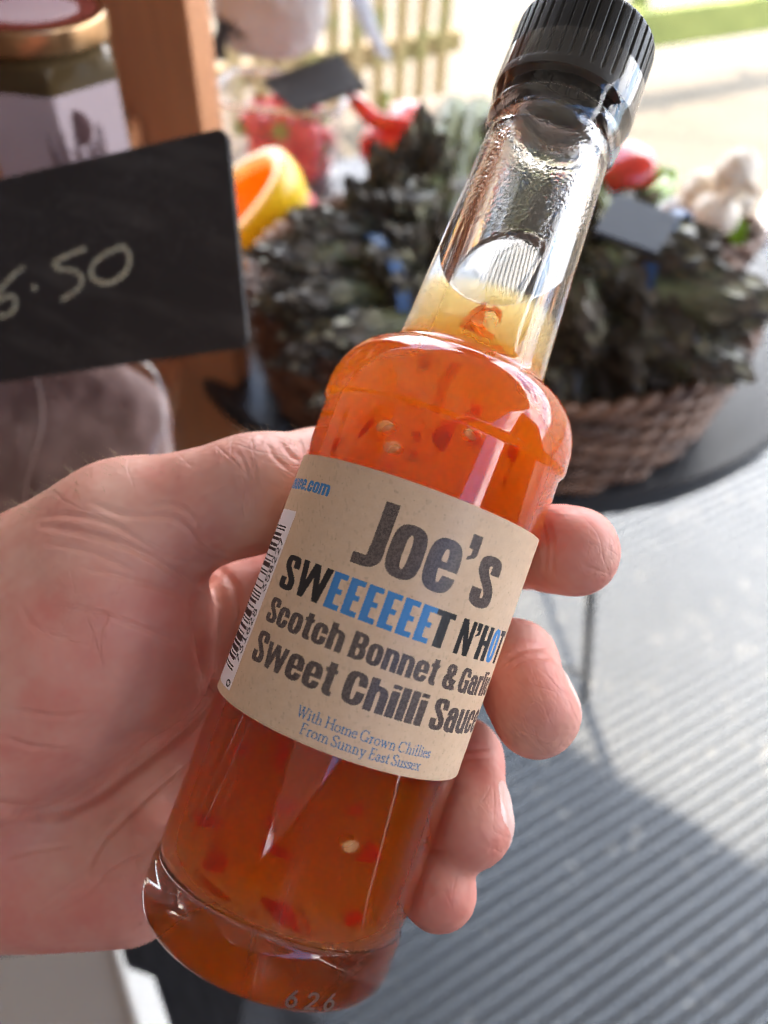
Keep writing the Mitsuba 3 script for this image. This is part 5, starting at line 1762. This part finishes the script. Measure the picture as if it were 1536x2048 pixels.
# ------------------------------------------------------------------ picket fence, timber rail and things hanging in front
bsdf('m_picket', base_color=proc(lambda p, n, uv: mix(mix((0.24, 0.165, 0.07), (0.36, 0.26, 0.12), fbm(p.x * 30, p.y * 30, p.z * 3)), (0.13, 0.145, 0.03), smoothstep(0.45, 0.7, fbm(p.x * 9 + 3, p.y * 9, p.z * 7)))), roughness=0.7)
fence = thing('picket_fence', 'low wooden picket fence with greenish weathered slats in the sun behind the table', 'fence')
fa, fb = on(884, 196, Z_FLOOR), on(770, 219, Z_FLOOR)
fd_ = (fb - fa)
fd_ /= np.linalg.norm(fd_)
fn_ = np.array([-fd_[1], fd_[0], 0])
for k in range(16):
    p = fa + fd_ * (0.028 + 0.098 * k)
    hgt = 0.95
    R3 = np.stack([fd_, fn_, [0, 0, 1]], 1)
    pk = trimesh.creation.extrude_polygon(Polygon([(-0.027, 0), (0.027, 0), (0.027, hgt - 0.03), (0, hgt), (-0.027, hgt - 0.03)]), 0.018, engine='earcut')
    pk.vertices = np.array(pk.vertices)[:, [0, 2, 1]]
    pk.invert()
    obj('picket', moved(pk, R3, p + [0, 0, 0.02]), 'm_picket', fence)
for z in (0.20, 0.72):
    obj('rail', boxm([1.75, 0.035, 0.075], fa + fd_ * 0.80 + fn_ * -0.019 * 1.0 + [0, 0, z], np.stack([fd_, fn_, [0, 0, 1]], 1)), 'm_picket', fence)

bsdf('m_mossy', base_color=proc(lambda p, n, uv: mix((0.12, 0.15, 0.03), (0.22, 0.24, 0.06), fbm(p.x * 12, p.y * 12, p.z * 12))), roughness=0.75)
rl = thing('timber_rail', 'mossy green timber rail on short posts beyond the paving', 'rail')
za = Z_FLOOR + 0.22
ra_, rb_ = on(1180, 72, za), on(1560, 20, za)
rd = rb_ - ra_
rd /= np.linalg.norm(rd)
R3 = np.stack([rd, np.array([-rd[1], rd[0], 0]), [0, 0, 1]], 1)
obj('rail', rbox([np.linalg.norm(rb_ - ra_) + 0.7, 0.07, 0.14], 0.006, (ra_ + rb_) / 2, R3), 'm_mossy', rl, smooth=30)
for q_ in (on(1275, 60, za), on(1505, 28, za)):
    obj('post', rbox([0.06, 0.06, 0.30], 0.006, [q_[0], q_[1] + 0.08, Z_FLOOR + 0.28], R3), 'm_mossy', rl, smooth=30)

bsdf('m_cloth_grey', base_color=proc(lambda p, n, uv: mix((0.34, 0.31, 0.29), (0.46, 0.43, 0.41), fbm(p.x * 40, p.y * 40, p.z * 40))), roughness=0.85)
bsdf('m_strap', base_color=(0.02, 0.02, 0.022), roughness=0.7)
hp = W(540, 0, 0.85)
hat = thing('cloth_cap', 'pale grey rounded cloth cap hanging by a black strap above the punnet', 'cap')
hm_ = pillow(0.062, 0.050, 0.066, 0.016, 6)
obj('crown', moved(hm_, None, hp + [0, 0, 0.012]), 'm_cloth_grey', hat, smooth=True)
sp = [W(438, -60, 0.83), W(446, 0, 0.83), W(447, 50, 0.83), W(436, 90, 0.83), (W(440, 120, 0.83))]
c = catmull(sp, 6)
g_ = np.array([c + cam_right * s + cam_fwd * 0.003 * abs(s) for s in (-0.008, -0.003, 0.003, 0.008)])
obj('strap', cat(grid_mesh(g_), grid_mesh((g_ + cam_fwd * 0.002)[::-1])), 'm_strap', hat, smooth=True)
c = catmull([W(455, -40, 0.83), W(470, 40, 0.83), W(490, 70, 0.84)], 6)
obj('strap', tube(c, 0.007, 8), 'm_strap', hat, smooth=True)
bsdf('m_ribbon', base_color=(0.62, 0.66, 0.72), roughness=0.4)
c = catmull([W(700, -60, 1.0), W(722, 0, 1.0), W(742, 55, 1.0), W(772, 112, 1.0)], 6)
w_ = np.linspace(0.016, 0.007, len(c))
g_ = np.array([c + cam_right * (s * w_)[:, None] + cam_fwd * (0.006 * abs(s)) for s in (-1, -0.4, 0.4, 1)])
tag(obj('plastic_strip', cat(grid_mesh(g_), grid_mesh((g_ + cam_fwd * 0.002)[::-1])), 'm_ribbon', smooth=True), 'pale blue plastic strip hanging in front of the picket fence', 'strip')
